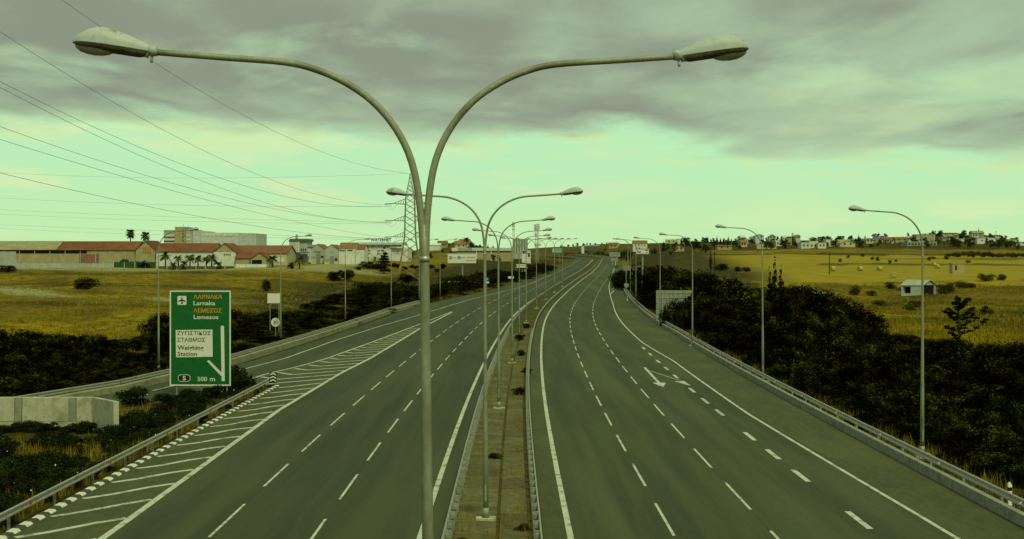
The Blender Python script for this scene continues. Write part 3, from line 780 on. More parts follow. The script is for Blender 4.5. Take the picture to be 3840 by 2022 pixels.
def lamp_proto(sides):
    t = thing('street_lamp', 'lamp', 'street lamp')
    MB().tube([(0, 0, -.2), (0, 0, 3), (0, 0, 6.5), (0, 0, 9.85), (0, 0, 10.2)], [.108, .088, .064, .050, .038], 14).build('pole', M_POLE, t, smooth=True)
    mb = MB(); mb.box(-.36, .36, -.24, .24, -.2, .14); mb.build('plinth', M_CONC, t)
    mb = MB(); mb.tube([(0, 0, .13), (0, 0, .5)], [.14, .115], 12); mb.build('base_sleeve', M_POLE, t, smooth=True)
    mb = MB(); mb.box(-.04, .04, -.113, -.09, .75, 1.35); mb.build('service_door', M_POLE, t, (0, 0, 0))
    MB().tube([(0, 0, 9.80), (0, 0, 9.86)], [.056, .056], 12).build('collar', M_GALV, t, smooth=True)
    for sx in sides:
        pts = catmull([(sx * r, 0, z) for r, z in (ARM if len(sides) > 1 else ARM1)], 4)
        rad = list(np.interp(np.linspace(0, 1, len(pts)), [0, .3, 1], [.040, .040, .034]))
        MB().tube(pts, rad, 12).build('arm', M_POLE, t, smooth=True)
        hood = link('luminaire', LUM[0][1], t, (sx * 2.87, 0, 12.05), (0, math.radians(-7), 0 if sx > 0 else math.pi)); hood.scale = (.9, .9, .9)
        for nme, me in LUM[1:]: link(nme, me, hood)
    return t
twin = lamp_proto((-1, 1)); single = lamp_proto((-1,))
ordn = ['nearest', 'second', 'third', 'fourth', 'fifth', 'sixth', 'seventh', 'eighth', 'ninth', 'tenth', 'eleventh', 'twelfth']
MS = [13.15, 44.8, 77.3, 109.8, 141, 172, 210, 241, 272, 304]
for i, s in enumerate(MS):
    off = float(np.interp(s, [0, 80, 110, 172, 241, 400], [-3.0, -3.0, -2.65, -2.55, -2.6, -2.6]))
    o = twin if i == 0 else copy_tree(twin)
    o.location = rp(s, off); o.rotation_euler = (rng.uniform(-.004, .004), rng.uniform(-.004, .004), (math.radians(6) if i == 0 else heading(s) + rng.uniform(-.04, .04)))
    if i == 0: o.rotation_euler = (0, math.radians(-.67), math.radians(7)); o.location = (-.83, 13.15, -.06)
    o['label'] = ('nearest twin-arm street lamp, its two arms spanning the sky' if i == 0 else '%s twin-arm street lamp along the median strip' % ordn[i]); o['group'] = 'twin-arm lamps along the median'
RS = [(20.1, 59.6), (19.5, 94.5), (19.5, 131.5), (20.2, 166), (22.5, 221), (25.1, 258), (28.5, 300), (33, 345)]
for i, (x, d) in enumerate(RS):
    o = single if i == 0 else copy_tree(single)
    o.location = (x, d, float(elev(d)) - .05); o.rotation_euler = (rng.uniform(-.006, .006), rng.uniform(-.006, .006), heading(d) + rng.uniform(-.03, .03))
    o['label'] = '%s single-arm street lamp behind the right guardrail' % ordn[i]; o['group'] = 'single-arm lamps right of the road'
LS = [(-30.2, 104), (-25.9, 136.2), (-24.2, 176.7), (-20.3, 204.5), (-17.4, 228), (-14.8, 250.4)]
for i, (x, d) in enumerate(LS):
    o = copy_tree(single); o.location = (x, d, gz1(x, d) * .5 + float(elev(d)) * .5 - .05)
    dirx = math.atan2(*(np.array([float(bar_x(d + 10) - bar_x(d - 10)), 20.])))
    o.rotation_euler = (0, rng.uniform(-.006, .006), math.pi - dirx * .6 + rng.uniform(-.1, .1))
    o['label'] = '%s single-arm street lamp along the slip road barrier' % ordn[i]; o['group'] = 'single-arm lamps left of the road'

# ------------------------------------------------------------------ road signs
M_SIGNGD = mat('sign_dark_green_letter', (.003, .045, .012), rough=.5)
def big_sign():
    D = 85.0; X0, X1 = (636 - 1920) / FS * D, (866 - 1920) / FS * D; w = X1 - X0; zt = EYE - (1090 - 961.5) / FS * D; zb = EYE - (1447 - 961.5) / FS * D; h = zt - zb
    t = thing('road_sign', 'large green motorway direction sign with Greek and English lettering', 'road sign', ((X0 + X1) / 2, D, 0), math.radians(-1.2))
    panel = MB().box(-w / 2, w / 2, 0, .05, zb, zt).build('panel', M_SIGNG, t)
    b = .09; mb = MB()
    mb.box(-w / 2 - .001, w / 2 + .001, -.012, -.002, zt - b, zt + .001).box(-w / 2 - .001, w / 2 + .001, -.012, -.002, zb - .001, zb + b)
    mb.box(-w / 2 - .001, -w / 2 + b, -.011, -.0025, zb + b, zt - b).box(w / 2 - b, w / 2 + .001, -.011, -.0025, zb + b, zt - b); mb.build('border', M_SIGNW, panel)
    def u(px): return -w / 2 + (px - 108) / (822 - 108) * w
    def v(py): return zt - (py - 88) / (1190 - 88) * h
    def rect(name, x0, y0, x1, y1, m_, y=-.010, parent=panel):
        return MB().box(u(x0), u(x1), y - .004, -.002, v(y1), v(y0)).build(name, m_, parent)
    def rrect(x0, y0, x1, y1, r, n=5):
        pts = []
        for cx, cy, a0 in ((x1 - r, y0 + r, -90), (x1 - r, y1 - r, 0), (x0 + r, y1 - r, 90), (x0 + r, y0 + r, 180)):
            for k in range(n + 1):
                a = math.radians(a0 + 90 * k / n); pts.append((u(cx + r * math.cos(a)), v(cy + r * math.sin(a))))
        return pts
    MB().prism(rrect(198, 150, 304, 254, 14), -.012, -.002).build('airport_plate', M_SIGNW, panel)
    ap = MB()
    def poly(pts, mb, y0=-.018, y1=-.011): mb.prism([(u(a), v(b_)) for a, b_ in pts], y0, y1)
    poly([(251, 158), (257, 170), (258, 232), (251, 244), (244, 232), (245, 170)], ap)
    poly([(251, 186), (296, 208), (296, 218), (251, 208), (206, 218), (206, 208)], ap, -.0185, -.0115)
    poly([(251, 226), (266, 240), (266, 246), (251, 240), (236, 246), (236, 240)], ap, -.0188, -.0118)
    ap.build('aeroplane_symbol', M_SIGNK, panel)
    T = lambda s, m_, x0, x1, y0, y1, y=-.008, bold=.012: text_fit(s, m_, u(x0), u(x1), v(y1), v(y0), y, panel, bold=bold)
    T('ΛΑΡΝΑΚΑ', M_SIGNO, 386, 722, 135, 183); T('Larnaka', M_SIGNW, 386, 640, 208, 258)
    T('ΛΕΜΕΣΟΣ', M_SIGNO, 386, 716, 293, 343); T('Lemesos', M_SIGNW, 388, 678, 370, 418)
    MB().prism([(u(178), v(546)), (u(608), v(538)), (u(611), v(853)), (u(181), v(861))], -.012, -.002).build('white_panel', M_SIGNW, panel)
    T('ΖΥΓΙΣΤΙΚΟΣ', M_SIGNGD, 196, 588, 556, 604, -.016, .018); T('ΣΤΑΘΜΟΣ', M_SIGNGD, 196, 524, 634, 682, -.016, .018)
    T('Weighing', M_SIGNGD, 198, 505, 722, 776, -.016, .018); T('Station', M_SIGNGD, 198, 428, 796, 844, -.016, .018)
    st = MB(); poly([(704, 508), (724, 488), (744, 508), (752, 1135), (716, 1135)], st, -.014, -.003)
    poly([(544, 905), (562, 893), (574, 898), (718, 1040), (718, 1085)], st, -.0135, -.0035); st.build('route_diagram', M_SIGNW, panel)
    MB().prism(rrect(203, 1060, 350, 1142, 38, 8), -.010, -.002).build('number_plate_rim', M_SIGNW, panel)
    MB().prism(rrect(209, 1066, 344, 1136, 33, 8), -.014, -.0105).build('number_plate', M_SIGNK, panel)
    T('5', M_SIGNW, 258, 298, 1078, 1128, -.018, .02); T('500', M_SIGNW, 432, 545, 1086, 1136); T('m', M_SIGNW, 578, 638, 1098, 1136)
    for x in (-w / 2 + .45, .05, w / 2 - .6, w / 2 - .3):
        MB().bar((x, .12, -.6), (x, .12, zt - .2), .05, n=8).build('post', M_GALV, t)
    for z in (zb + .8, zb + h * .5, zt - .8): MB().box(-w / 2 + .1, w / 2 - .1, .052, .09, z - .04, z + .04).build('rail', M_GALV, t)
big_sign()
def disc_pts(r, n=28): return [(r * math.cos(2 * math.pi * k / n), r * math.sin(2 * math.pi * k / n)) for k in range(n)]
def post_sign(name, label, xs, ys, D, w, h, m_face, post_to=None, round_=False, posts=1, back=False):
    x, y, z = PX(xs, ys, D); g = gz1(x, y) if post_to is None else post_to
    t = thing(name, label, 'road sign', (x, y, g)); zc = z - g
    if round_: p = MB().prism([(a, b + zc) for a, b in disc_pts(w / 2)], -.02, .02).build('panel', m_face, t)
    else: p = MB().box(-w / 2, w / 2, -.02, .02, zc - h / 2, zc + h / 2).build('panel', m_face, t)
    for k in range(posts):
        px = 0 if posts == 1 else -w * .32 + w * .64 * k / (posts - 1)
        MB().bar((px, .06, -.4), (px, .06, zc + h * .35), .04, n=8).build('post', M_GALV, t)
    return t, p, zc
t, p, zc = post_sign('speed_sign', 'round white sign reading 30 beside the slip road lamp', 1033, 1209, 137.5, 1.0, 1.0, M_SIGNW, 0.0, True)
text_fit('30', M_SIGNK, -.26, .26, zc - .17, zc + .17, -.026, p, bold=.01)
MB().prism([(-.22, zc - .42), (-.18, zc - .44), (.22, zc + .42), (.18, zc + .44)], -.0275, -.024).build('slash', mat('grey_mark', (.10, .13, .09)), p)
post_sign('blank_sign', 'blank white rectangular sign behind the 30 sign lamp', 1029, 1119, 146, 1.66, 1.16, M_SIGNW, posts=2)
t, p, zc = post_sign('road_sign', 'small green direction sign with white panel beside the left verge', 1700, 1075, 288, 2.5, 2.6, M_SIGNG, posts=2)
for a in ((-1.25, 1.25, 1.24, 1.30), (-1.25, 1.25, -1.30, -1.24), (-1.25, -1.19, -1.3, 1.3), (1.19, 1.25, -1.3, 1.3)):
    MB().box(a[0], a[1], -.03, -.0205, zc + a[2], zc + a[3]).build('border', M_SIGNW, p)
MB().box(-.55, .75, -.03, -.0205, zc - 1.1, zc - .1).build('white_panel', M_SIGNW, p)
MB().box(-.55, .35, -.03, -.0205, zc + .45, zc + .6).build('lettering_line', M_SIGNO, p); MB().box(-.55, .25, -.03, -.0205, zc + .75, zc + .9).build('lettering_line', M_SIGNO, p)
MB().box(.95, 1.08, -.03, -.0205, zc + .1, zc + 1.0).build('arrow', M_SIGNW, p)
t, p, zc = post_sign('round_sign', 'round blue sign above a white plate on the left verge', 1826, 1047, 290, .9, .9, M_SIGNB, round_=True)
MB().box(-.5, .5, -.02, .02, zc - 1.0, zc - .6).build('plate', M_SIGNW, t)
MB().prism([(a, b + zc) for a, b in disc_pts(.25, 16)], -.028, -.021).build('symbol', mat('pale_blue', (.25, .32, .5)), p)
post_sign('plate_sign', 'low wide white plate sign on two posts by the left verge', 1916, 1041, 326, 1.5, .6, M_SIGNW, posts=2)
# backs of signs on the right
def sign_back(label, xs0, xs1, ys0, ys1, D, ribs, cols, foot=None):
    x0, _, zt = PX(xs0, ys0, D); x1, _, zb = PX(xs1, ys1, D); xc = (x0 + x1) / 2; g = gz1(xc, D); w = x1 - x0
    t = thing('sign_back', label, 'road sign', (xc, D, g)); zt -= g; zb -= g
    n = 8; 
    for k in range(n):
        a = -w / 2 + w * k / n
        MB().box(a + .01, a + w / n - .01, 0, .04, zb, zt).build('panel', M_SIGNBACK, t)
    for k in range(ribs):
        z = zb + (zt - zb) * (k + .5) / ribs; MB().box(-w / 2, w / 2, -.06, -.002, z - .05, z + .05).build('rail', M_GALV, t)
    for k in range(cols):
        x = -w / 2 + w * (k + .5) / cols; MB().box(x - .08, x + .08, -.16, -.065, -.5, zt - .1).build('post', M_GALV, t)
    return t
sign_back('large grey back of a road sign half hidden by shrubs, between lamps', 2460, 2595, 1089, 1203, 173, 6, 3)
sign_back('long low grey back of a road sign above far shrubs on the right', 2337, 2404, 997, 1016, 285, 3, 3)
sign_back('far grey sign back standing over the bend of the road', 2285, 2326, 946, 964, 560, 3, 2)
sign_back('smaller grey sign back below the far sign by the bend', 2290, 2316, 967, 979, 540, 2, 2)
t, p, zc = post_sign('round_sign', 'grey back of a round sign behind the right guardrail', 2349, 1070, 240, .95, .95, M_SIGNBACK, round_=True)
t, p, zc = post_sign('direction_sign', 'tiny green sign on the splitter island at the far exit', 2311, 1001, 380, 1.3, .9, M_SIGNG)
t, p, zc = post_sign('direction_sign', 'small green sign on the hatched island by the left exit', 2060, 1042, 385, 2.2, .7, mat('pale_green', (.10, .22, .11)))
def delineator(x, y, label):
    mb = MB(); mb.prism([(-.07, -.2), (.07, -.2), (.07, 1.0), (.0, 1.12), (-.07, 1.04)], -.05, .05)
    t = thing('delineator_post', label, 'marker post', (x, y, gz1(x, y) if abs(x) > 19.5 else 0)); mb.build('body', M_WREF, t)
    MB().box(-.072, .072, -.054, .054, .78, .92).build('band', M_SIGNK, t)
delineator(19.15, 46.8, 'white marker post behind the right guardrail at the photo edge')
delineator(22.4, 236, 'white marker post at the far bend of the right guardrail')

# ------------------------------------------------------------------ concrete headwall on the island
def headwall():
    D = 70; x0 = -36.0; x1 = (345 - 1920) / FS * D; x2 = (425 - 1920) / FS * 65.5
    t = thing('concrete_wall', 'pale concrete headwall with panel recesses among the island shrubs', 'wall', (x1, D, 0))
    L = x1 - x0; top = EYE - (1491 - 961.5) / FS * D
    MB().box(-L, 0, .06, .34, -1.2, top).build('wall_body', M_CONC, t)
    ps = [-L, -9.2, -4.42, -1.30, -.02]
    for a, b in zip(ps[:-1], ps[1:]): MB().box(a + .42, b - .04, -.02, .058, .30, top - .012).build('panel', M_CONC, t)
    MB().box(-L, 0, -.06, .057, -1.2, .27).build('plinth', M_CONC, t)
    for a in ps[1:-1]: MB().box(a - .0, a + .38, -.04, .058, .275, top - .02).build('pilaster', M_CONCG, t)
    hm = MB()
    for a, b in zip(ps[:-1], ps[1:]):
        n = max(1, int((b - a) / 1.1))
        for k in range(n):
            for z in (.55, 1.25):
                if z < top - .1: hm.tube([(a + .62 + k * 1.05, -.03, z), (a + .62 + k * 1.05, -.019, z)], .03, 8)
    hm.build('tie_hole', M_SIGNK, t)
    e = Vector((x2 - x1, 65.5 - D, 0)); n = Vector((-e.y, e.x, 0)).normalized() * .28; ztop2 = EYE - (1507 - 961.5) / FS * 65.5 
    a = Vector((.004, .03, 0)); b = a + e
    vs = [a, b, b + n, a + n]; vs = [(p.x, p.y, -1.2) for p in vs] + [(vs[0].x, vs[0].y, top - .004), (vs[1].x, vs[1].y, ztop2), (vs[2].x, vs[2].y, ztop2), (vs[3].x, vs[3].y, top - .004)]
    MB().add(vs, [(0, 3, 2, 1), (4, 5, 6, 7), (0, 1, 5, 4), (1, 2, 6, 5), (2, 3, 7, 6), (3, 0, 4, 7)]).build('wing_wall', M_CONC, t)
headwall()

# ------------------------------------------------------------------ plants
def leaf_mesh(name, seed, lobes, nleaf, size, mats, stems=True, flat=.6, flowers=0, shell=.35):
    """leaf-sized faces spread through a set of ellipsoid lobes (cx,cy,cz,rx,ry,rz)"""
    r = np.random.default_rng(seed)
    vol = np.array([l[3] * l[4] * l[5] for l in lobes]) ** .7; cnt = (vol / vol.sum() * nleaf).astype(int) + 3
    C, Nn = [], []
    for l, c in zip(lobes, cnt):
        d = r.normal(size=(c, 3)); d /= np.linalg.norm(d, axis=1)[:, None]
        d[:, 2] = np.where(d[:, 2] < -.35, -d[:, 2] * .6, d[:, 2])
        rad = 1 - np.abs(r.normal(0, shell, c)); rad = np.clip(rad, .05, 1.12) * (1 + .16 * np.sin(d[:, 0] * 7 + seed) * np.cos(d[:, 1] * 6 + d[:, 2] * 5))
        C.append(np.array(l[:3]) + d * rad[:, None] * np.array(l[3:6])); Nn.append(d)
    C = np.concatenate(C); Nn = np.concatenate(Nn); keep = C[:, 2] > .02; C, Nn = C[keep], Nn[keep]; n = len(C)
    nn = Nn * flat + r.normal(size=(n, 3)) * .75; nn /= np.linalg.norm(nn, axis=1)[:, None]
    up = r.normal(size=(n, 3)); a = np.cross(nn, up); a /= np.linalg.norm(a, axis=1)[:, None]; b = np.cross(nn, a)
    s = size * r.uniform(.55, 1.35, n)
    V = np.stack([C - a * s[:, None] * .5, C + b * s[:, None] * .23 - nn * s[:, None] * .05, C + a * s[:, None] * .55, C - b * s[:, None] * .23 + nn * s[:, None] * .06], 1).reshape(-1, 3)
    F = np.arange(4 * n).reshape(-1, 4)
    mb = MB(); mb.v = V.tolist(); mb.f = [tuple(f) for f in F.tolist()]
    mi = np.zeros(n, int)
    if flowers: mi[r.choice(n, flowers, replace=False)] = 2
    mb.m = mi.tolist()
    if stems:
        for k, l in enumerate(lobes[:7]):
            mb.tube([(r.uniform(-.15, .15), r.uniform(-.15, .15), -.1), (l[0] * .5, l[1] * .5, l[2] * .55), (l[0], l[1], l[2])], [.06, .04, .02], 5, 1)
    me = bpy.data.meshes.new(name); me.from_pydata(mb.v, [], mb.f)
    for m_ in mats: me.materials.append(m_)
    me.polygons.foreach_set('material_index', mb.m); me.update(); return me
def rand_lobes(seed, w, h, n, low=.0):
    r = random.Random(seed); L = []
    for k in range(n):
        a = r.uniform(0, 6.28); d = w * .34 * math.sqrt(r.random()); k2 = r.uniform(.16, .34)
        cz = h * (r.uniform(.30, .80) if k % 3 else r.uniform(.12, .35)) * (1 - .35 * d / (w * .5)); L.append((d * math.cos(a), d * math.sin(a), cz + low, w * k2, w * k2, max(h * .2, min(h * k2 * 1.1, h * 1.05 - cz))))
    return L
# unit-size shrubs, 1 m tall x about 1.25 m wide; scaled in place
SHRUB = [leaf_mesh('shrub', 20 + k, rand_lobes(40 + k, 1.3, 1.0, 13), 5600, .06, [M_LEAF, M_BARK], shell=.17) for k in range(6)]
OLEA = [leaf_mesh('shrub', 60 + k, rand_lobes(80 + k, 1.6, 1.0, 9), 3600, .10, [M_LEAF2, M_BARK, M_FLOWER], flowers=(10 if k < 2 else 0)) for k in range(4)]
def put_shrub(pool, x, y, h, w, label, group, cat='shrub', z=None, name='shrub'):
    o = link(name, rng.choice(pool), None, (x, y, (gz1(x, y) if z is None else z) - .05), (0, 0, rng.uniform(0, 6.28)))
    o.scale = (w, w * rng.uniform(.85, 1.15), h)
    return tag(o, label, cat, group)
R_TOP = np.array([(2337, 992), (2411, 978), (2500, 968), (2558, 956), (2580, 990), (2632, 979), (2672, 1000), (2709, 1040), (2740, 1078), (2772, 1084), (2812, 1071), (2871, 1045), (2982, 1048), (3037, 1071), (3100, 1092), (3150, 1121), (3220, 1150), (3268, 1180), (3298, 1229), (3346, 1249), (3390, 1232), (3424, 1249), (3500, 1268), (3758, 1272), (3840, 1278), (4100, 1300)])
def right_mass():
    r = random.Random(3)
    for f, step in ((0.0, 40), (.10, 46), (.22, 52), (.36, 58), (.52, 68), (.68, 80), (.84, 95)):
        x = 2338 + r.uniform(0, 24)
        while x < 4040:
            t = (x - 1920) / FS
            Df = min(max(18.9 / t, 40), 250) if x > 2560 else float(np.interp(x, [2330, 2360, 2400, 2450, 2500, 2560], [300, 250, 215, 180, 152, 132]))
            D = Df * (1 + float(np.interp(x, [2340, 2700, 3300, 4000], [.22, .75, 1.0, 1.25])) * (1 - f) ** 1.15) + 1.5 + r.uniform(-.03, .03) * Df
            yr = 961.5 + (EYE - float(elev(Df)) - .7) * FS / Df
            yb = float(np.interp(x, R_TOP[:, 0], R_TOP[:, 1])) 
            ytop = yb + f * (yr - yb) * .86 + r.uniform(-6, 12) * (1 if f < .1 else 2.2)
            X = t * D; g = gz1(X, D); zt = EYE - (ytop - 961.5) / FS * D; h = zt - g
            if X - float(ref(min(D, 680))) < float(off_right(min(D, 680))) + 1.3: x += step; continue
            if h > .4:
                h = min(max(h, 1.0) * 1.06, 7.5); w = max(h * r.uniform(.9, 1.3), step * 2.0 / FS * D)
                if X - float(ref(min(D, 680))) - w * .6 < float(off_right(min(D, 680))) + .6: w = max(1.0, (X - float(ref(min(D, 680))) - float(off_right(min(D, 680))) - .6) / .6)
                put_shrub(SHRUB, X, D, h, w, 'dark %s shrub of the right thicket, %s' % ('back-row' if f < .2 else 'middle-row' if f < .6 else 'guardrail-side', 'right of the nearest right-hand lamp' if x > 3460 else 'between the nearest and second right-hand lamps' if x > 2862 else 'between the second and third right-hand lamps' if x > 2598 else 'between the third and fourth right-hand lamps' if x > 2478 else 'beyond the fourth right-hand lamp'), 'shrubs in the thicket right of the road')
            x += step * r.uniform(.8, 1.25)
right_mass()
for xs, D, h in ((2326, 318, 3.4), (2338, 300, 3.2), (2348, 285, 3.0), (2334, 335, 4.0), (2352, 310, 4.2), (2320, 345, 3.2)):
    _x = (xs - 1920) / FS * D; put_shrub(SHRUB, _x, D, h, h * 1.2, 'shrub at the far end of the right thicket near the exit', 'shrubs at the far end of the thicket')
L_TOP = np.array([(-150, 1228), (0, 1228), (130, 1237), (300, 1250), (360, 1245), (430, 1272), (560, 1272), (590, 1180), (620, 1158), (700, 1165), (880, 1160), (961, 1168), (1050, 1160), (1103, 1155), (1192, 1134), (1253, 1118), (1305, 1072), (1366, 1046), (1427, 1040), (1488, 1044), (1581, 1070), (1614, 1064), (1670, 1050), (1752, 1012), (1833, 1002), (1935, 1008), (2000, 985), (2100, 975), (2175, 976)])
L_BAR = np.array([(-150, 74), (0, 76), (480, 89), (900, 112), (1143, 139), (1468, 199), (1581, 228), (1804, 278), (1900, 310), (1975, 345), (2060, 400), (2120, 460), (2180, 560)])
FARL = []
def left_mass():
    r = random.Random(9)
    for f, step in ((0.0, 44), (.13, 48), (.3, 52), (.48, 56), (.66, 64), (.84, 70)):
        x = -130 + r.uniform(0, 30)
        while x < 2165:
            t = (x - 1920) / FS; Df = float(np.interp(x, L_BAR[:, 0], L_BAR[:, 1]))
            D = Df * (1 + (.36 if Df < 205 else .13) * (1 - f)) + 3.2 + (Df - 250) * .05 * (Df > 250) + r.uniform(-.02, .02) * Df
            yr = 961.5 + (EYE - float(elev(Df)) - .6) * FS / Df; yb = float(np.interp(x, L_TOP[:, 0], L_TOP[:, 1]))
            ytop = yb + f * (yr - yb) * .9 + r.uniform(-5, 9) * (1 if f < .1 else 2); X = t * D; g = gz1(X, D)
            zt = EYE - (ytop - 961.5) / FS * D; h = zt - g
            gap = r.random() < .04
            offx = X - float(ref(min(D, 690)))
            if D > 250 and offx > float(off_left(min(D, 690))) - 2: x += step; continue
            if h > .35 and not gap:
                h = min(max(h, .9) * 1.08, 6.5); w = max(h * r.uniform(.95, 1.35), step * 1.8 / FS * D)
                dist = float(bar_x(D)) - X if D < 300 else 9
                w = min(w, max(1.8, dist * 1.7))
                FARL.append((X, D, g - .05, w, h)) if D > 225 else put_shrub(SHRUB, X, D, h, w, 'dark %s shrub behind the slip road barrier, %s' % ('back-row' if f < .2 else 'middle-row' if f < .55 else 'barrier-side', 'left of the first left-hand lamp' if x < 592 else 'behind the big green sign' if x < 880 else 'between the green sign and the 30 sign' if x < 1053 else 'just beyond the 30 sign' if x < 1296 else 'between the third and fourth left-hand lamps' if x < 1468 else 'behind the nearest twin lamp pole'), 'shrubs along the left verge')
            x += step * r.uniform(.8, 1.25)
left_mass()
def far_belt():
    src = [leaf_mesh('shrubbery', 90 + k, rand_lobes(95 + k, 1.3, 1.0, 9), 1700, .095, [M_LEAF], stems=False) for k in range(3)]
    A = [np.array([v.co[:] for v in m.vertices]) for m in src]; V = []; r = np.random.default_rng(3)
    for i, (X, D, z, w, h) in enumerate(FARL):
        a = r.uniform(0, 6.28); p = A[i % 3]; q = np.stack([p[:, 0] * math.cos(a) - p[:, 1] * math.sin(a), p[:, 0] * math.sin(a) + p[:, 1] * math.cos(a), p[:, 2]], 1); V.append(q * np.array([w, w, h]) + np.array([X, D, z]))
    V = np.concatenate(V); F = np.arange(len(V)).reshape(-1, 4); me = bpy.data.meshes.new('shrubbery'); me.from_pydata(V.tolist(), [], F.tolist()); me.materials.append(mat('far_shrub_leaf', (.012, .016, .002), (.045, .038, .004), .9, .9, 0.0, mix=(.42, .62), col3=(.005, .006, .001), scale3=.35, mix3=(.42, .58)))
    tag(link('shrubbery', me), 'dark shrub belt along the far left verge', 'shrubs', kind='stuff')
    for m in src: bpy.data.meshes.remove(m)
far_belt()
def island():
    r = random.Random(21); n = 0
    for y in np.arange(41, 90, 1.55):
        for x in np.arange(-19.3, -38, -1.75):
            X, Y = x + r.uniform(-.6, .6), y + r.uniform(-.6, .6)
            sl = float(np.interp(Y, SLIPR[:, 1], SLIPR[:, 0])) if Y > 52 else float(bar_x(Y)) + 7.5
            if X < sl + 1.3 or X / Y < -.46: continue
            if 66 < Y < 70.6 and X < -22.0: continue
            if 63.5 < Y <= 66 and X < -22.2 and r.random() < .35: continue
            if 58 < Y <= 61 and X < -24 and r.random() < .5: continue
            if abs(X + 24.5) < 2.2 and abs(Y - 75) < 5: continue
            if abs(X + 22.5) < 1.6 and abs(Y - 58) < 4 and r.random() < .7: continue
            if r.random() < .10: continue
            edge = X > -20.4
            h = r.uniform(.7, 1.15) * (.85 if edge else 1.0) * (1.25 if Y < 56 else 1); 
            put_shrub(OLEA, X, Y, h, h * r.uniform(1.0, 1.35), 'low green island shrub %s' % (('lining the back of the near guardrail, ' if edge else 'inside the island, ') + ('below the headwall' if Y < 58 else 'level with the headwall' if Y < 71 else 'near the big green sign')), 'low shrubs on the island', name='low_shrub'); n += 1
    put_shrub(OLEA, -19.6, 87.5, 2.0, 1.9, 'rounded green bush beside the big sign at the guardrail end', None)
    put_shrub(OLEA, -24.8, 80.5, 1.3, 1.5, 'isolated green bush on the slip road edge left of the sign', None)
    put_shrub(SHRUB, -27.3, 78.3, .8, 1.5, 'low brownish bush above the concrete headwall end', None)
for k in range(22):
    put_shrub(OLEA, -23.2 - k * .52 + rng.uniform(-.2, .2), 68.9 - rng.uniform(0, 1.0), rng.uniform(.4, .75), rng.uniform(.7, 1.0), 'tiny green shrub hugging the foot of the concrete headwall', 'shrubs at the headwall foot', name='low_shrub')
island()
for k, (xs, ys, D, h, w) in enumerate([(320, 1075, 0, 0, 0)]): pass
M_SCRUB = mat('olive_scrub_leaf', (.045, .042, .006), (.075, .066, .008), 5, .9, 0.0, rnd=.4, col3=(.02, .02, .003), scale3=2.4)
SCRUB = [leaf_mesh('bush', 400 + k, rand_lobes(410 + k, 1.4, 1.0, 11), 2200, .085, [M_SCRUB, M_BARK], shell=.2) for k in range(3)]
def bush_at(xs, ybase, D, hpx, wpx, label, pool=None, cat='bush', group=None):
    x = (xs - 1920) / FS * D; g = gz1(x, D); return put_shrub(pool or SHRUB, x, D, hpx / FS * D * 1.05, wpx / FS * D / 1.15, label, group, cat, name='bush')
for xs, yt, D, w in ((2540, 1112, 166, 46), (2568, 1106, 167, 40), (2592, 1112, 168, 44), (2518, 1150, 165, 40), (2556, 1150, 163, 50)):
    _x = (xs - 1920) / FS * D; put_shrub(SHRUB, _x, D, EYE - (yt - 961.5) / FS * D - gz1(_x, D), w / FS * D * 1.6, 'dark shrub in front of the large grey sign back', 'shrubs before the sign back')
bush_at(320, 1072, 255, 48, 78, 'round dark bush alone on the yellow slope at left')
bush_at(20, 1016, 335, 30, 62, 'dark bush at the photo left edge near the yard')
bush_at(996, 1068, 262, 50, 38, 'dark narrow bush on the slope left of the white sign')
bush_at(1255, 1022, 330, 44, 54, 'left of two big dark bushes below the white warehouse'); bush_at(1296, 1022, 332, 48, 58, 'right of two big dark bushes below the white warehouse')
bush_at(1373, 1002, 390, 34, 46, 'round green bush below the arched-roof warehouse'); bush_at(1410, 1000, 392, 22, 40, 'low green bush between round bush and conifer')
bush_at(1342, 1003, 380, 16, 20, 'tiny round green tree on the dirt edge')
bush_at(1530, 1062, 330, 44, 60, 'dark bush at the foot of the pylon')
for k in range(9): bush_at(1470 + 24 * k + rng.uniform(-6, 6), 985, 405 + rng.uniform(-20, 15), rng.uniform(14, 26), rng.uniform(22, 34), 'scrubby bush in the belt below the far warehouse', group='scrub below the far warehouses')
bush_at(2705, 1000, 345, 30, 66, 'dark bush cluster beside the cypress in the hay field'); bush_at(2770, 1003, 345, 20, 28, 'left of the two small round bushes in the hay field'); bush_at(2797, 1003, 345, 20, 26, 'right of the two small round bushes in the hay field')
for k, (xs, ys) in enumerate([(3337, 950), (3360, 952), (3485, 950), (3552, 958), (3546, 945), (3650, 957), (3630, 967), (3290, 975), (3270, 978), (3500, 976), (3180, 940), (3235, 941), (3150, 938)]):
    D = 430 + 16 * k % 90; x = (xs - 1920) / FS * D
    bush_at(xs, ys, D, rng.uniform(11, 18), rng.uniform(11, 18), 'small dark bush dotted over the far stubble field', SCRUB, group='small bushes on the far field')
for k in range(16): bush_at(3560 + 18 * k + rng.uniform(-5, 5), 930, 520 + rng.uniform(-14, 14), rng.uniform(12, 22), rng.uniform(20, 34), 'green bush on the bank below the far hill field', SCRUB, group='bushes on the far bank')
for k, (xs, ys, D) in enumerate([(3335, 1050, 270), (3380, 1045, 262), (3420, 1050, 262), (3480, 1080, 250), (3540, 1060, 262), (3600, 1042, 275), (3560, 1085, 245), (3530, 1092, 240), (3640, 1050, 275), (3700, 1020, 300), (3760, 1020, 300), (3300, 1125, 205), (3440, 1140, 200), (3640, 1195, 168), (3700, 1170, 178), (3420, 1165, 185), (3270, 1070, 240), (3210, 1060, 240)]):
    bush_at(xs, ys, D, rng.uniform(20, 38), rng.uniform(30, 56), 'low scrub bush in the dry grass around the small shed', SCRUB, group='scrub around the shed')

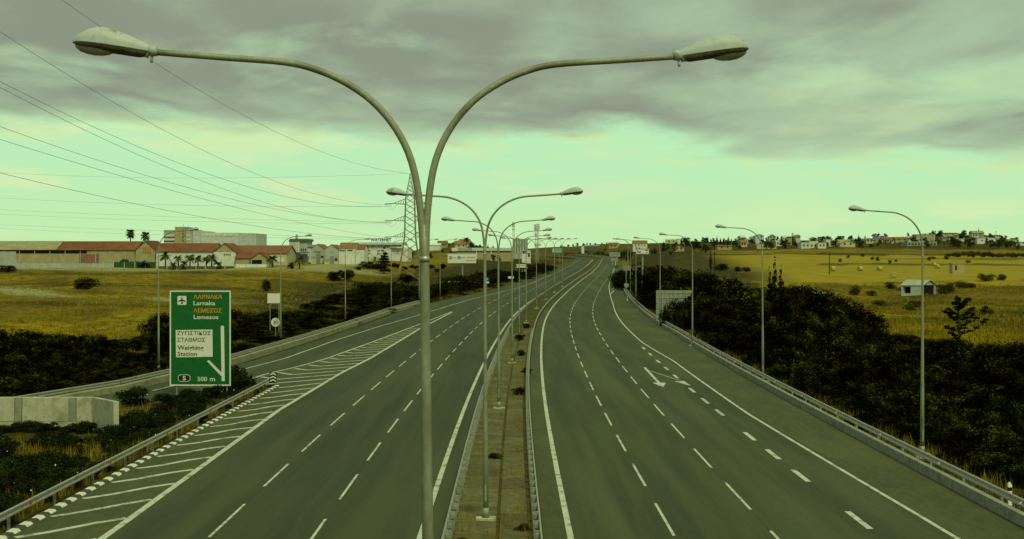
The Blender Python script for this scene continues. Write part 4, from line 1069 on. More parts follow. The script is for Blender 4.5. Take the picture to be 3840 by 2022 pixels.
# trees
def tree_proto(name, label, seed, w, h, trunk_h, nleaf, leaf, mat_=None, lobes=None):
    t = thing(name, label, 'tree'); r = random.Random(seed)
    lb = lobes or [(a, b, c + trunk_h, d, e, f) for a, b, c, d, e, f in rand_lobes(seed, w, h - trunk_h, 9)]
    me = leaf_mesh('crown', seed, lb, nleaf, leaf, [mat_ or M_LEAF3, M_BARK], stems=False, shell=.3); link('crown', me, t)
    mb = MB(); mb.tube([(0, 0, -.4), (.05, 0, trunk_h * .6), (0, .05, h * .6)], [w * .045 + .05, w * .035 + .03, .04], 7)
    for l in lb[:6]: mb.tube([(0, 0, trunk_h * .8), (l[0] * .5, l[1] * .5, (trunk_h * .8 + l[2]) / 2), (l[0], l[1], l[2])], [.08, .05, .02], 5)
    mb.build('trunk', M_BARK, t); return t
def conifer_lobes(h, w, r, n=10, base=.1):
    L = []
    for k in range(n):
        f = k / (n - 1); z = h * (base + (1 - base) * f); rr = w * .5 * (1 - f) ** .8 + .12
        for q in range(3 if f < .7 else 1):
            a = r.uniform(0, 6.28); L.append((rr * .45 * math.cos(a), rr * .45 * math.sin(a), z, rr * .75, rr * .75, h * .085))
    return L
TP = [tree_proto('broadleaf_tree', 'tree', 200 + k, 4.6, 6.0, .5, 1300, .42) for k in range(3)]
CP = [tree_proto('conifer_tree', 'tree', 210 + k, 4, 8, .8, 2200, .42, M_LEAF, lobes=conifer_lobes(8, 4.0 if k else 2.6, random.Random(k))) for k in range(2)]
CYP = tree_proto('cypress_tree', 'tree', 220, 1.5, 8, .4, 900, .3, M_LEAF, lobes=[(0, 0, .6 + z * .75, .75 * math.sin(math.pi * (.18 + .80 * z / 9.6)) , .75 * math.sin(math.pi * (.18 + .8 * z / 9.6)), .8) for z in range(0, 10)])
USED = set()
def put_tree(proto, xs, D, h, label, group=None, w=1.0, x=None):
    X = (xs - 1920) / FS * D if x is None else x; base = {id(p): 6.0 for p in TP}; hh = 6.0 if proto in TP else 8.0
    z = gz1(X, D) - .1; s = h / hh
    if proto.name not in USED:
        o = proto; USED.add(proto.name); o.location = (X, D, z); o.rotation_euler = (0, 0, rng.uniform(0, 6.28)); o['label'] = label
        if group: o['group'] = group
    else: o = dup(proto, (X, D, z), rng.uniform(0, 6.28), label=label, group=group)
    if not group and 'group' in o: del o['group']
    o.scale = (s * w, s * w, s); return o
def fir_spire(xs, D, h, label):
    return put_tree(CP[0], xs, D, h, label)
put_tree(CYP, 2665, 335, 6.4, 'slim dark cypress standing alone in the hay field', w=.8)
put_tree(CP[1], 1439, 372, 8.6, 'tall dark conifer in front of the arched-roof warehouse', w=1.15)
for xs, D, h, lb in ((2885, 150, 7.4, 'left spire of the three young conifers above the thicket'), (2905, 150, 8.6, 'middle and tallest young conifer above the thicket'), (2930, 152, 7.6, 'right spire of the three young conifers above the thicket')):
    put_tree(CP[0], xs, D, h, lb, w=.55)
put_tree(CP[0], 3218, 120, 4.4, 'small pointed conifer at the thicket edge below the shed', w=.6)
def sparse_tree():
    D = 118; x = (3595 - 1920) / FS * D; g = gz1(x, D)
    t = thing('sparse_conifer', 'dark sparse conifer with bare upswept branches above the thicket', 'tree', (x, D, g - .2)); r = random.Random(4)
    top = EYE - (1112 - 961.5) / FS * D - g + .2
    tr = MB(); tr.tube([(0, 0, 0), (.05, 0, top * .5), (-.1, 0, top * .85), (-.22, 0, top)], [.13, .10, .07, .03], 7); lobes = [(-.02, 0, top * .62, .12, .12, .5), (-.08, 0, top * .85, .16, .14, .42), (-.2, 0, top * .98, .12, .1, .22), (0, 0, top * .35, .2, .2, .5)]
    for k in range(17):
        f = .12 + .8 * k / 17; a = r.uniform(0, 6.28); L = (1 - f) * 3.9 * r.uniform(.45, 1.2) + .3
        p0 = Vector((0, 0, top * f)); p1 = p0 + Vector((math.cos(a) * L * .6, math.sin(a) * L * .6, L * .22)); p2 = p0 + Vector((math.cos(a) * L, math.sin(a) * L, L * (.5 + .2 * r.random())))
        tr.tube([p0, p1, p2], [.07, .055, .03], 5)
        for q in (.4, .65, .9, 1.0):
            c = p0.lerp(p1, q / .6) if q < .6 else p1.lerp(p2, (q - .6) / .4); lobes.append((c.x, c.y, c.z + .03, .26 + .12 * r.random(), .24, .13 + .07 * r.random()))
    tr.build('trunk', M_BARK, t); link('crown', leaf_mesh('crown', 5, lobes, 6500, .17, [mat('needle_black_green', (.007, .008, .002), (.012, .012, .003), 3, .95, 0), M_BARK], stems=False), t)
sparse_tree()
def palm(label, xs, D, h, crown, group=None, fan=False, n=26, seed=0):
    x = (xs - 1920) / FS * D; g = gz1(x, D); t = thing('palm_tree', label, 'palm tree', (x, D, g - .2), group=group); r = random.Random(seed)
    tr = MB(); th = h - crown * .35; tr.tube([(0, 0, 0), (.06, 0, th * .5), (0, 0, th)], [.26, .2, .2], 8); tr.build('trunk', M_BARK, t)
    cr = MB()
    for k in range(n):
        a = r.uniform(0, 6.28); el = r.uniform(-1.1, 1.45) if fan else r.uniform(-.75, 1.35); L = crown * .5 * r.uniform(.85, 1.1); d = Vector((math.cos(a), math.sin(a), 0)); pts = []
        for q in range(5):
            f = q / 4; pts.append(Vector((0, 0, th + .1)) + d * (L * f * math.cos(el * (1 - .35 * f))) + Vector((0, 0, L * (math.sin(el) * f - .42 * f * f))))
        side = Vector((-d.y, d.x, 0)); w = [.06, .28, .34, .24, .02] if not fan else [.03, .12, .30, .28, .04]
        w = [v * crown / 3.6 for v in w]; vs = []; fs = []
        for p, ww in zip(pts, w): vs += [p - side * ww - Vector((0, 0, ww * .7)), p, p + side * ww - Vector((0, 0, ww * .7))]
        for q in range(4):
            for e in (0, 1): fs.append((q * 3 + e, q * 3 + e + 1, q * 3 + e + 4, q * 3 + e + 3))
        cr.add(vs, fs)
    cr.build('crown', M_PALM, t); return t
palm('left of the two tall fan palms above the red shed roof', 489, 455, 15.4 - 2.0, 3.9, fan=True, n=90, seed=1)
palm('right of the two tall fan palms above the red shed roof', 545, 455, 12.6, 3.9, fan=True, n=90, seed=2)
for k, (xs, D, h, c) in enumerate([(620, 385, 6.0, 4.4), (668, 388, 4.6, 3.4), (712, 388, 5.0, 4.0), (742, 388, 4.7, 3.6), (773, 386, 4.6, 3.6), (793, 384, 5.2, 4.4), (649, 380, 2.9, 3.0), (690, 380, 3.2, 3.2), (817, 380, 3.2, 3.4), (1021, 372, 4.4, 4.2), (1123, 370, 4.6, 4.0), (1092, 368, 2.6, 3.0), (1748, 700, 9, 4.4)]):
    nm = ['first', 'second', 'third', 'fourth', 'fifth', 'sixth']
    if k < 6: lb = '%s tall date palm from left before the white red-roofed building' % nm[k]
    elif k < 9: lb = '%s short bushy palm from left before the white red-roofed building' % nm[k - 6]
    else: lb = ['palm beside the orange-roofed hall', 'palm with brown skirt near the silo', 'low palm near the silo yard', 'small palm on the skyline left of the hill houses'][k - 9]
    palm(lb, xs, D, h, c, n=28, seed=10 + k)
for k in range(6): bush_at(470 + 20 * k, 985, 390 + rng.uniform(-6, 6), rng.uniform(22, 34), rng.uniform(24, 34), 'palm thicket bush along the green yard fence', [leaf_mesh('bush', 300 + k, rand_lobes(310 + k, 1.3, 1.0, 7), 900, .17, [M_PALM, M_BARK])] if k == 0 else None, group='bushes along the yard fence')
# ------------------------------------------------------------------ buildings
def house(name, label, xs0, xs1, ybase, D, he, hr, depth, wallm, roofm, ridge='x', rz=0.0, wins=(), cat='building', overhang=.35, flat_h=.0, doors=(), chimney=None, group=None, zbase=None):
    """front width spans photo columns xs0..xs1 at distance D; heights in metres above its floor"""
    if cat == 'house' and ybase is not None:      # stand it on the slope: walk out along the sight line until the ground rises to its floor
        xm = (xs0 + xs1) / 2
        for d in np.arange(430, 1250, 6.0):
            if gz1((xm - 1920) / FS * d, d + 3) >= EYE - (ybase - 961.5) / FS * d - .15: break
        else: d = D
        k = d / D; he *= k; hr *= k; D = float(d); depth *= k; wins = [(q[0], q[1], q[2] * k, q[3] * k, q[4] * k) + tuple(q[5:]) for q in wins]
    x0 = (xs0 - 1920) / FS * D; x1 = (xs1 - 1920) / FS * D; w = x1 - x0; xc = (x0 + x1) / 2
    zf = EYE - (ybase - 961.5) / FS * D if ybase is not None else gz1(xc, D)
    t = thing(name, label, cat, (xc, D, zf), rz, group); l = depth
    wb = MB(); zb = min(-.4, gz1(xc, D) - zf - .6)
    if ridge == 'x':
        wb.prism([(0, zb), (l, zb), (l, he), (l / 2, hr), (0, he)] if hr > he else [(0, zb), (l, zb), (l, he), (0, he)], -w / 2, w / 2, axis='x')
    else:
        wb.prism([(-w / 2, zb), (w / 2, zb), (w / 2, he), (0, hr), (-w / 2, he)] if hr > he else [(-w / 2, zb), (w / 2, zb), (w / 2, he), (-w / 2, he)], 0, l, axis='y')
    wall = wb.build('wall', wallm, t); ov = overhang
    if hr > he:
        th = .14
        if ridge == 'x':
            sl = (hr - he) / (l / 2)
            for nm, a, b, za, zb2 in (('f', -ov, l / 2, he - ov * sl, hr), ('b', l + ov, l / 2, he - ov * sl, hr)):
                MB().prism([(a, za + .02), (b, zb2 + .02), (b, zb2 + th), (a, za + th)], -w / 2 - ov, w / 2 + ov, axis='x').build('roof', roofm, t)
        else:
            sl = (hr - he) / (w / 2)
            for sgn in (-1, 1):
                MB().prism([(sgn * (w / 2 + ov), he - ov * sl + .02), (0, hr + .02), (0, hr + th), (sgn * (w / 2 + ov), he - ov * sl + th)], -ov, l + ov, axis='y').build('roof', roofm, t)
    elif flat_h: MB().box(-w / 2 - .12, w / 2 + .12, -.12, l + .12, he + .003, he + flat_h).build('roof', roofm, t)
    for wn_ in wins:
        face, a, z, ww, hh = wn_[:5]; m_ = wn_[5] if len(wn_) > 5 else M_WIN
        if face == 'f':
            X = -w / 2 + a * w; f = MB().box(X - ww / 2, X + ww / 2, -.05, .02, z, z + hh).build('window', m_, wall)
            continue
        sx = -1 if face == 'l' else 1; Y = a * l
        MB().box(*sorted((sx * (w / 2 + .05), sx * (w / 2 - .02))), Y - ww / 2, Y + ww / 2, z, z + hh).build('window', m_, wall)
    for face, a, ww, hh, m_ in doors:
        X = -w / 2 + a * w; MB().box(X - ww / 2, X + ww / 2, -.06, .02, -.1, hh).build('door', m_, t)
    if chimney: MB().box(-w / 2 + chimney * w - .3, -w / 2 + chimney * w + .3, l * .4, l * .4 + .6, he, hr + .8).build('chimney', wallm, t)
    return t, w, wall

# long industrial shed on the left
t, w, wall = house('industrial_shed', 'long shed with grey-tan and red roof and orange gable lettering at left', -190, 508, 991, 400, 4.7, 7.5, 13, B_TAN, R_RED, 'x')
MB().box(-w / 2, w / 2 - 16, -.04, .01, 3.5, 4.55).build('open_strip', M_VOID, wall)
sl = (7.5 - 4.7) / 6.5
MB().prism([(-.36, 4.72), (6.49, 7.66), (6.49, 7.73), (-.36, 4.79)], -w / 2 - .36, w / 2 - 26, axis='x').build('grey_roof_sheet', R_GREY, t)
for k in range(12): MB().box(-w / 2 + 3 + k * 5.0, -w / 2 + 3.2 + k * 5.0, -.1, -.045, -.3, 4.6).build('column', B_GREY, t)
MB().box(w / 2 - 18.5, w / 2 - 12, -.06, -.012, .3, 3.3).build('panel', B_PINK, t); MB().box(-w / 2 + 16, -w / 2 + 22, -.06, -.012, -.3, 4.2).build('panel', B_GREY, t)
# its gable end, turned towards the road
t, w, wall = house('shed_gable_hall', 'cream gable end of the long shed with orange lettering', 509, 583, 991, 399.4, 4.7, 7.7, 14, B_TAN, R_RED, 'y')
text_fit('KOBEX' if False else 'SALE', mat('orange_letter', (.42, .16, .03)), -1.1, 2.0, 3.9, 5.9, -.06, wall) if False else None
for k in range(4): MB().box(-.9 + k * .72, -.38 + k * .72, -.07, -.01, 3.9, 5.7).build('sign_letter', mat('orange_letter', (.42, .16, .03)), wall)
MB().box(-.95, 2.0, -.06, -.011, 3.6, 3.75).build('sign_letter', mat('orange_letter', (.42, .16, .03)), wall)
t, w, wall = house('factory_hall', 'white hall with dark red roof behind the row of palms', 586, 800, 992, 398, 4.2, 6.9, 14, B_WHITE, R_RED, 'x')
t, w, wall = house('factory_gable', 'white gable end with tan pediment right of the palms', 800, 884, 992, 397.4, 4.1, 6.9, 14, B_WHITE, R_RED, 'y')
MB().prism([(-w / 2 + .1, 4.12), (w / 2 - .1, 4.12), (0, 6.8)], -.05, -.005).build('pediment', B_TAN, wall)
for k in range(4): MB().box(-.2 + k * .6, .2 + k * .6, -.06, -.01, 2.9, 3.5).build('sign_letter', B_PINK, wall)
t, w, wall = house('factory_hall', 'wide orange-brown roofed hall right of the white factory gable', 858, 1075, 986, 420, 3.3, 6.0, 18, B_CREAM, R_ORANGE, 'x')
MB().box(w * .1, w * .45, -.07, -.01, .3, 1.7).build('window', M_SIGNW, wall)
house('low_shed', 'small red-roofed shed with tan gable in front of the orange-roofed hall', 884, 968, 990, 396, 1.9, 3.6, 8, B_TAN, R_RED, 'x')
house('low_shed', 'little tan gable with dark canopy beside the small red-roofed shed', 940, 1008, 990, 395, 1.6, 3.7, 8, B_TAN, R_RED, 'y', wins=(('f', .35, -.2, 3.2, 1.5, M_VOID),))
# big grey factory behind
def big_factory():
    D = 600; z = lambda y: EYE - (y - 961.5) / FS * D
    X = lambda x: (x - 1920) / FS * D; x0 = X(614)
    t = thing('factory_block', 'large pale grey factory block with towers rising behind the sheds', 'building', (x0, D, z(980)))
    g = z(980); f = lambda x: X(x) - x0; h = lambda y: z(y) - g
    MB().box(0, f(658), 0, 22, -3, h(863)).build('office_wing', B_GREY, t)
    MB().box(f(658), f(696), -1, 20, -3, h(851)).build('stair_tower', B_TAN, t)
    MB().box(f(696), f(720), .4, 20, -3, h(860)).build('stair_wing', B_GREY, t)
    MB().box(f(720), f(752), 1.5, 30, -3, h(865)).build('block', B_PALE, t)
    MB().box(f(752), f(892), 0.7, 40, -3, h(873)).build('block', B_PALE, t)
    MB().prism([(f(892), .7), (f(939), 14), (f(939), 40), (f(892), 40)], -3, h(873.5), axis='z').build('block', B_PALE, t)
    MB().box(f(752), f(892), .6, .68, h(884), h(874)).build('parapet', B_WHITE, t)
    MB().tube([(f(676), 6, h(851)), (f(676), 6, h(838))], .08, 6).build('aerial', M_POLE, t); MB().tube([(f(694), 6, h(851)), (f(694), 6, h(843))], .08, 6).build('aerial', M_POLE, t)
    for k in range(3): 
        y0 = 880 + k * 15; MB().box(.3, f(656), -.08, -.01, h(y0 + 7), h(y0)).build('window', B_WHITE, t); MB().box(.3, f(656), -.07, -.005, h(y0 + 12), h(y0 + 8)).build('window', M_WIN, t)
        MB().box(f(698), f(716), .3, .38, h(y0 + 7), h(y0)).build('window', B_WHITE, t)
    for k in range(4): MB().box(f(686), f(690), -1.08, -1.01, h(868 + k * 13), h(860 + k * 13)).build('window', M_WIN, t)
big_factory()
# silo house
def silo():
    D = 470; X = lambda x: (x - 1920) / FS * D; z = lambda y: EYE - (y - 961.5) / FS * D; x0 = X(1084); g = z(985)
    t = thing('silo_building', 'tall pale concrete silo house with dark roof edge and mast', 'building', (x0, D, g)); f = lambda x: X(x) - x0; h = lambda y: z(y) - g
    MB().box(0, f(1119), 0, 12, -2, h(905)).build('wall', B_PALE, t); MB().box(f(1119), f(1152), .3, 12, -2, h(905)).build('wall', B_GREY, t)
    MB().prism([(-.2, h(905)), (f(1152) + .6, h(905)), (f(1152) + .3, h(896)), (.3, h(896))], -.3, 12.3).build('roof', B_DARK, t)
    MB().box(f(1152), f(1185), 1, 12, -2, h(925)).build('annex', B_PALE, t); MB().box(f(1152), f(1190), .5, 12.5, h(925), h(918)).build('annex_roof', R_METAL, t)
    MB().box(f(1100), f(1163), -3, -.2, h(949), h(946)).build('canopy', B_DARK, t)
    MB().box(f(1118), f(1123), -.3, 0.2, -2, h(907)).build('pipe', B_WHITE, t)
    for k in range(4): MB().box(.02, f(1110), -.06, -.01, h(915 + 8 * k), h(914 + 8 * k)).build('joint', B_GREY, t)
    for x in (1128, 1135, 1144): MB().box(f(x), f(x + 4), .2, .29, h(942), h(932)).build('window', M_WIN, t)
    MB().tube([(f(1104), 5, h(897)), (f(1104), 5, h(879))], [.5, .4], 8).build('mast', B_GREY, t)
silo()
# twin gabled warehouse with side wing
for nm, a, b, yb, hr, D, lb in (('warehouse', 1166, 1215, 986, 6.6, 430, 'left of the twin grey-fronted gabled warehouses'), ('warehouse', 1216, 1268, 1002, 7.8, 424, 'right of the twin grey-fronted gabled warehouses')):
    he = hr - 1.7
    t, w, wall = house(nm, lb, a, b, yb, D, he, hr, 16, B_CREAM, R_ORANGE, 'y', overhang=.2)
    MB().prism([(-w / 2 + .02, he * .45), (w / 2 - .02, he * .45), (w / 2 - .02, he), (0, hr - .05), (-w / 2 + .02, he)], -.08, -.005).build('grey_front', B_GREY, wall)
    MB().box(-w * .1, w * .22, -.12, -.085, -.3, he * .62).build('door', mat('shutter_grey', (.20, .24, .21), (.17, .2, .18), 2), t)
    MB().box(-w * .45, -w * .14, -.12, -.085, he * .34, he * .48).build('window', B_TAN, wall); MB().box(w * .26, w * .46, -.12, -.085, he * .36, he * .52).build('window', M_WIN, wall)
    if a == 1166:
        for k in range(5): MB().box(-1.0 + .42 * k, -.7 + .42 * k, -.10, -.085, he * .72, he * .84).build('sign_letter', B_DARK, wall)
t, w, wall = house('warehouse_wing', 'white side wing with dark lettering and orange roof beside the gabled warehouses', 1269, 1330, 966, 426, 3.2, 5.2, 14, B_WHITE, R_ORANGE, 'x', overhang=.15)
for k, (a, ww) in enumerate(((-2.3, .34), (-1.9, .3), (-1.55, .3), (-1.2, .14), (-1.0, .3), (-.62, .3))): MB().box(a, a + ww, -.07, -.01, 2.2, 2.75 if k else 2.9).build('sign_letter', B_DARK, wall)
MB().box(.3, 2.2, -.07, -.01, 2.25, 2.8).build('sign_panel', B_DARK, wall)
house('warehouse_wing', 'lower white wing at the end of the lettered warehouse side', 1330, 1366, 962, 430, 2.5, 4.2, 12, B_WHITE, R_ORANGE, 'x', overhang=.15)
# arched warehouse with rooftop lettering
def waternet():
    D = 452; X = lambda x: (x - 1920) / FS * D; z = lambda y: EYE - (y - 961.5) / FS * D; x0 = X(1362); g = z(962)
    t = thing('arched_warehouse', 'white warehouse with grey arched roof and WATERNET rooftop letters', 'building', (x0, D, g)); f = lambda x: X(x) - x0; h = lambda y: z(y) - g
    MB().box(0, f(1466), 0, 22, -3, h(918)).build('wall', B_WHITE, t)
    arc = [(22 * k / 10 - 1, h(918) + (h(908) - h(918)) * math.sin(math.pi * k / 10) ** .7) for k in range(11)]
    MB().prism(arc, f(1330), f(1512), axis='x').build('roof', R_METAL, t)
    MB().box(f(1336), -.01, 1, 21, -3, h(922)).build('wall', B_GREY, t)
    MB().box(f(1466), f(1508), .8, 22, -3, h(930)).build('wall', B_WHITE, t); MB().box(f(1508), f(1528), 1.2, 20, -3, h(928)).build('wall', B_WHITE, t)
    MB().box(f(1440), f(1463), -.06, -.01, h(928), h(919)).build('dark_panel', B_GREY, t)
    for x in (1370, 1378, 1394, 1401, 1419, 1428, 1451): MB().box(f(x), f(x + 4), -.07, -.008, h(925.5), h(922)).build('window', M_WIN, t)
    for x, x2 in ((1366, 1388), (1414, 1426)):
        for y in (938, 941.5, 949, 952): MB().box(f(x), f(x2), -.07, -.008, h(y + 1.6), h(y)).build('window', M_WIN, t)
    for x, y in ((1488, 941), (1485, 951), (1492, 951)): MB().box(f(x), f(x + 5), .72, .79, h(y + 2.5), h(y)).build('window', M_WIN, t)
    text_fit('WATERNET', mat('blue_letter', (.02, .05, .12)), f(1386), f(1465), h(905), h(893.5), 3.0, t, bold=.035)
    for x in (1390, 1410, 1430, 1450): MB().box(f(x), f(x) + .15, 3.1, 3.25, h(912), h(897)).build('letter_frame', M_POLE, t)
    MB().box(f(1464), f(1508), -.5, -.3, h(929), h(914)).build('sign_board', B_PALE, t)
    text_fit('DIZINE', mat('blue_grey_letter', (.12, .17, .22)), f(1467), f(1505), h(926), h(917), -.55, t, bold=.02)
    for k in range(7): MB().box(f(1362 + 14 * k), f(1362 + 14 * k) + .9, -3.2, -1.4, -2.2, -.6 + .5 * (k % 2)).build('loading_bay', B_DARK if k % 2 else B_CREAM, t)
waternet()
# long low building further right, with lettering on its fascia
def long_low():
    D = 565; X = lambda x: (x - 1920) / FS * D; z = lambda y: EYE - (y - 961.5) / FS * D; x0 = X(1694); g = z(958)
    t = thing('long_low_warehouse', 'long low tan warehouse with white fascia behind the billboard', 'building', (x0, D, g)); f = lambda x: X(x) - x0; h = lambda y: z(y) - g
    MB().box(0, f(1925), 0, 20, -4, h(943)).build('wall', B_TAN, t)
    MB().box(0, f(1925), -.6, 20.4, h(941), h(929.5)).build('fascia', B_PALE, t)
    MB().box(f(1714), f(1925), -.1, -.01, h(943.5), h(941.2)).build('window', M_WIN, t)
    MB().box(0, f(1714), -.8, -.61, h(942), h(931)).build('sign_board', B_WHITE, t)
    text_fit('TROULLIDES', mat('blue_grey_letter', (.12, .17, .22)), f(1716), f(1770), h(939), h(930), -.66, t, bold=.02)
    for x in (1785, 1840): MB().box(f(x), f(x) + .5, -.3, -.02, -4, h(941)).build('column', B_WHITE, t)
long_low()
def tower_block():
    D = 640; X = lambda x: (x - 1920) / FS * D; z = lambda y: EYE - (y - 961.5) / FS * D; x0 = X(1924); g = z(962)
    t = thing('tower_block', 'grey slab with vertical ribs on the skyline behind the median lamps', 'building', (x0, D, g)); f = lambda x: X(x) - x0; h = lambda y: z(y) - g
    MB().box(0, f(1979), 0, 10, -3, h(896)).build('wall', B_GREY, t)
    for k in range(11): MB().box(f(1926 + 5 * k), f(1928.2 + 5 * k), -.25, -.01, h(948), h(897)).build('rib', B_PALE if k % 2 else mat('rib_dark', (.19, .21, .18)), t)
tower_block()
t, w, wall = house('white_block', 'small white block with shop sign below the ribbed slab', 1957, 1990, 966, 520, 2.9, 2.9, 6, B_WHITE, B_WHITE, flat_h=.2, wins=(('f', .2, 1.6, .8, .8), ('f', .5, 1.6, .8, .8), ('f', .8, .3, .9, 1.6)))
MB().box(-w * .46, w * .02, -.1, -.055, 2.2, 2.8).build('sign_board', B_DARK, wall)
# weighing-station cabin
t, w, wall = house('weighing_cabin', 'small cream cabin with flat roof by the left exit', 1938, 1972, 1028, 388, 2.75, 2.75, 3, mat('bright_cream', (.62, .56, .36), (.54, .48, .3), 1.5), B_WHITE, flat_h=.35, wins=(('f', .42, .9, .9, 1.2), ('f', .14, .8, .4, 1.2), ('f', .74, .9, .5, 1.2)))
MB().box(-w / 2 - .5, w / 2 + .6, -.6, 3.4, 2.0, 2.14).build('canopy', B_CREAM, t)
house('dark_hall', 'long dark grey hall on the far slope above the road bend', 2192, 2248, 941, 900, 3.6, 3.6, 20, B_DARK, B_PALE, flat_h=.5)
house('white_store', 'small white store joined to the dark hall on the far slope', 2181, 2191, 940, 896, 3.2, 3.2, 10, B_WHITE, B_WHITE, flat_h=.2)
def billboard(label, xs0, xs1, ys0, ys1, D, facem, posts, name='billboard', rz=0):
    x0, _, zt = PX(xs0, ys0, D); x1, _, zb = PX(xs1, ys1, D); xc = (x0 + x1) / 2; g = gz1(xc, D); w = x1 - x0
    t = thing(name, label, 'billboard', (xc, D, g), rz); p = MB().box(-w / 2, w / 2, 0, .25, zb - g, zt - g).build('panel', facem, t)
    fr = MB(); b = .12
    fr.box(-w / 2 - b, w / 2 + b, -.05, .3, zt - g, zt - g + b).box(-w / 2 - b, w / 2 + b, -.05, .3, zb - g - b, zb - g).build('frame', M_GALV, t)
    for a in posts: MB().tube([(a * w, .45, -.8), (a * w, .45, zt - g - .2)], .2, 8).build('post', M_POLE, t)
    return t, p, w, zb - g, zt - g
t, p, w, zb, zt = billboard('wide white billboard with two round logos on a single post', 1679, 1785, 951, 986, 300, M_SIGNW, (.02,))
zc = (zb + zt) / 2 + .1
MB().prism([(a - w * .40, b + zc) for a, b in disc_pts(.38, 18)], -.03, -.005).build('round_logo', mat('logo_olive', (.10, .16, .06)), p)
MB().prism([(a - w * .40, b * .35 + zc) for a, b in disc_pts(.3, 14)], -.036, -.031).build('logo_mark', mat('logo_light', (.34, .42, .24)), p)
MB().prism([(a - w * .10, b + zc) for a, b in disc_pts(.40, 18)], -.03, -.005).build('round_logo', mat('logo_teal', (.03, .11, .10)), p)
MB().prism([(-w * .10 - .26, zc - .2), (-w * .10 + .26, zc - .2), (-w * .10 + .02, zc + .18)], -.036, -.031).build('logo_mark', M_SIGNW, p)
lm = mat('billboard_ink', (.13, .15, .11)); r_ = random.Random(2)
for a, b, z0, hh in ((-.32, -.21, zc - .06, .16), (-.03, .14, zc - .05, .22), (.18, .46, zc - .05, .24), (.13, .47, zc - .78, .2)):
    x = a * w
    while x < b * w - .1:
        ww = r_.uniform(.09, .17); MB().box(x, x + ww, -.02, -.004, z0, z0 + hh * r_.uniform(.7, 1.1)).build('letter_mark', lm, p); x += ww + .05
t, p, w, zb, zt = billboard('white advertising board on a tall post above the right thicket', 2386, 2433, 935, 951, 230, M_SIGNW, (.02,))
for k in range(3): MB().box(-w * .40 + k * .24, -w * .40 + k * .24 + .16, -.02, -.004, zb + .12, zb + (.6 if k == 0 else .42)).build('letter_mark', M_SIGNK, p)
MB().box(w * .24, w * .42, -.02, -.004, zt - .32, zt - .08).build('red_mark', M_RED, p); MB().box(w * .24, w * .42, -.02, -.004, zb + .1, zb + .3).build('letter_mark', mat('ochre_mark', (.3, .22, .06)), p)
t, p, w, zb, zt = billboard('pale teal billboard beside the far road bend', 2071, 2106, 931, 947, 600, B_TEAL, (-.25, .3))
MB().prism([(-w * .42, zb + .3), (-w * .3, zb + .3), (-w * .36, zt - .3), (-w * .46, zt - .3)], -.03, -.004).build('white_mark', M_SIGNW, p)

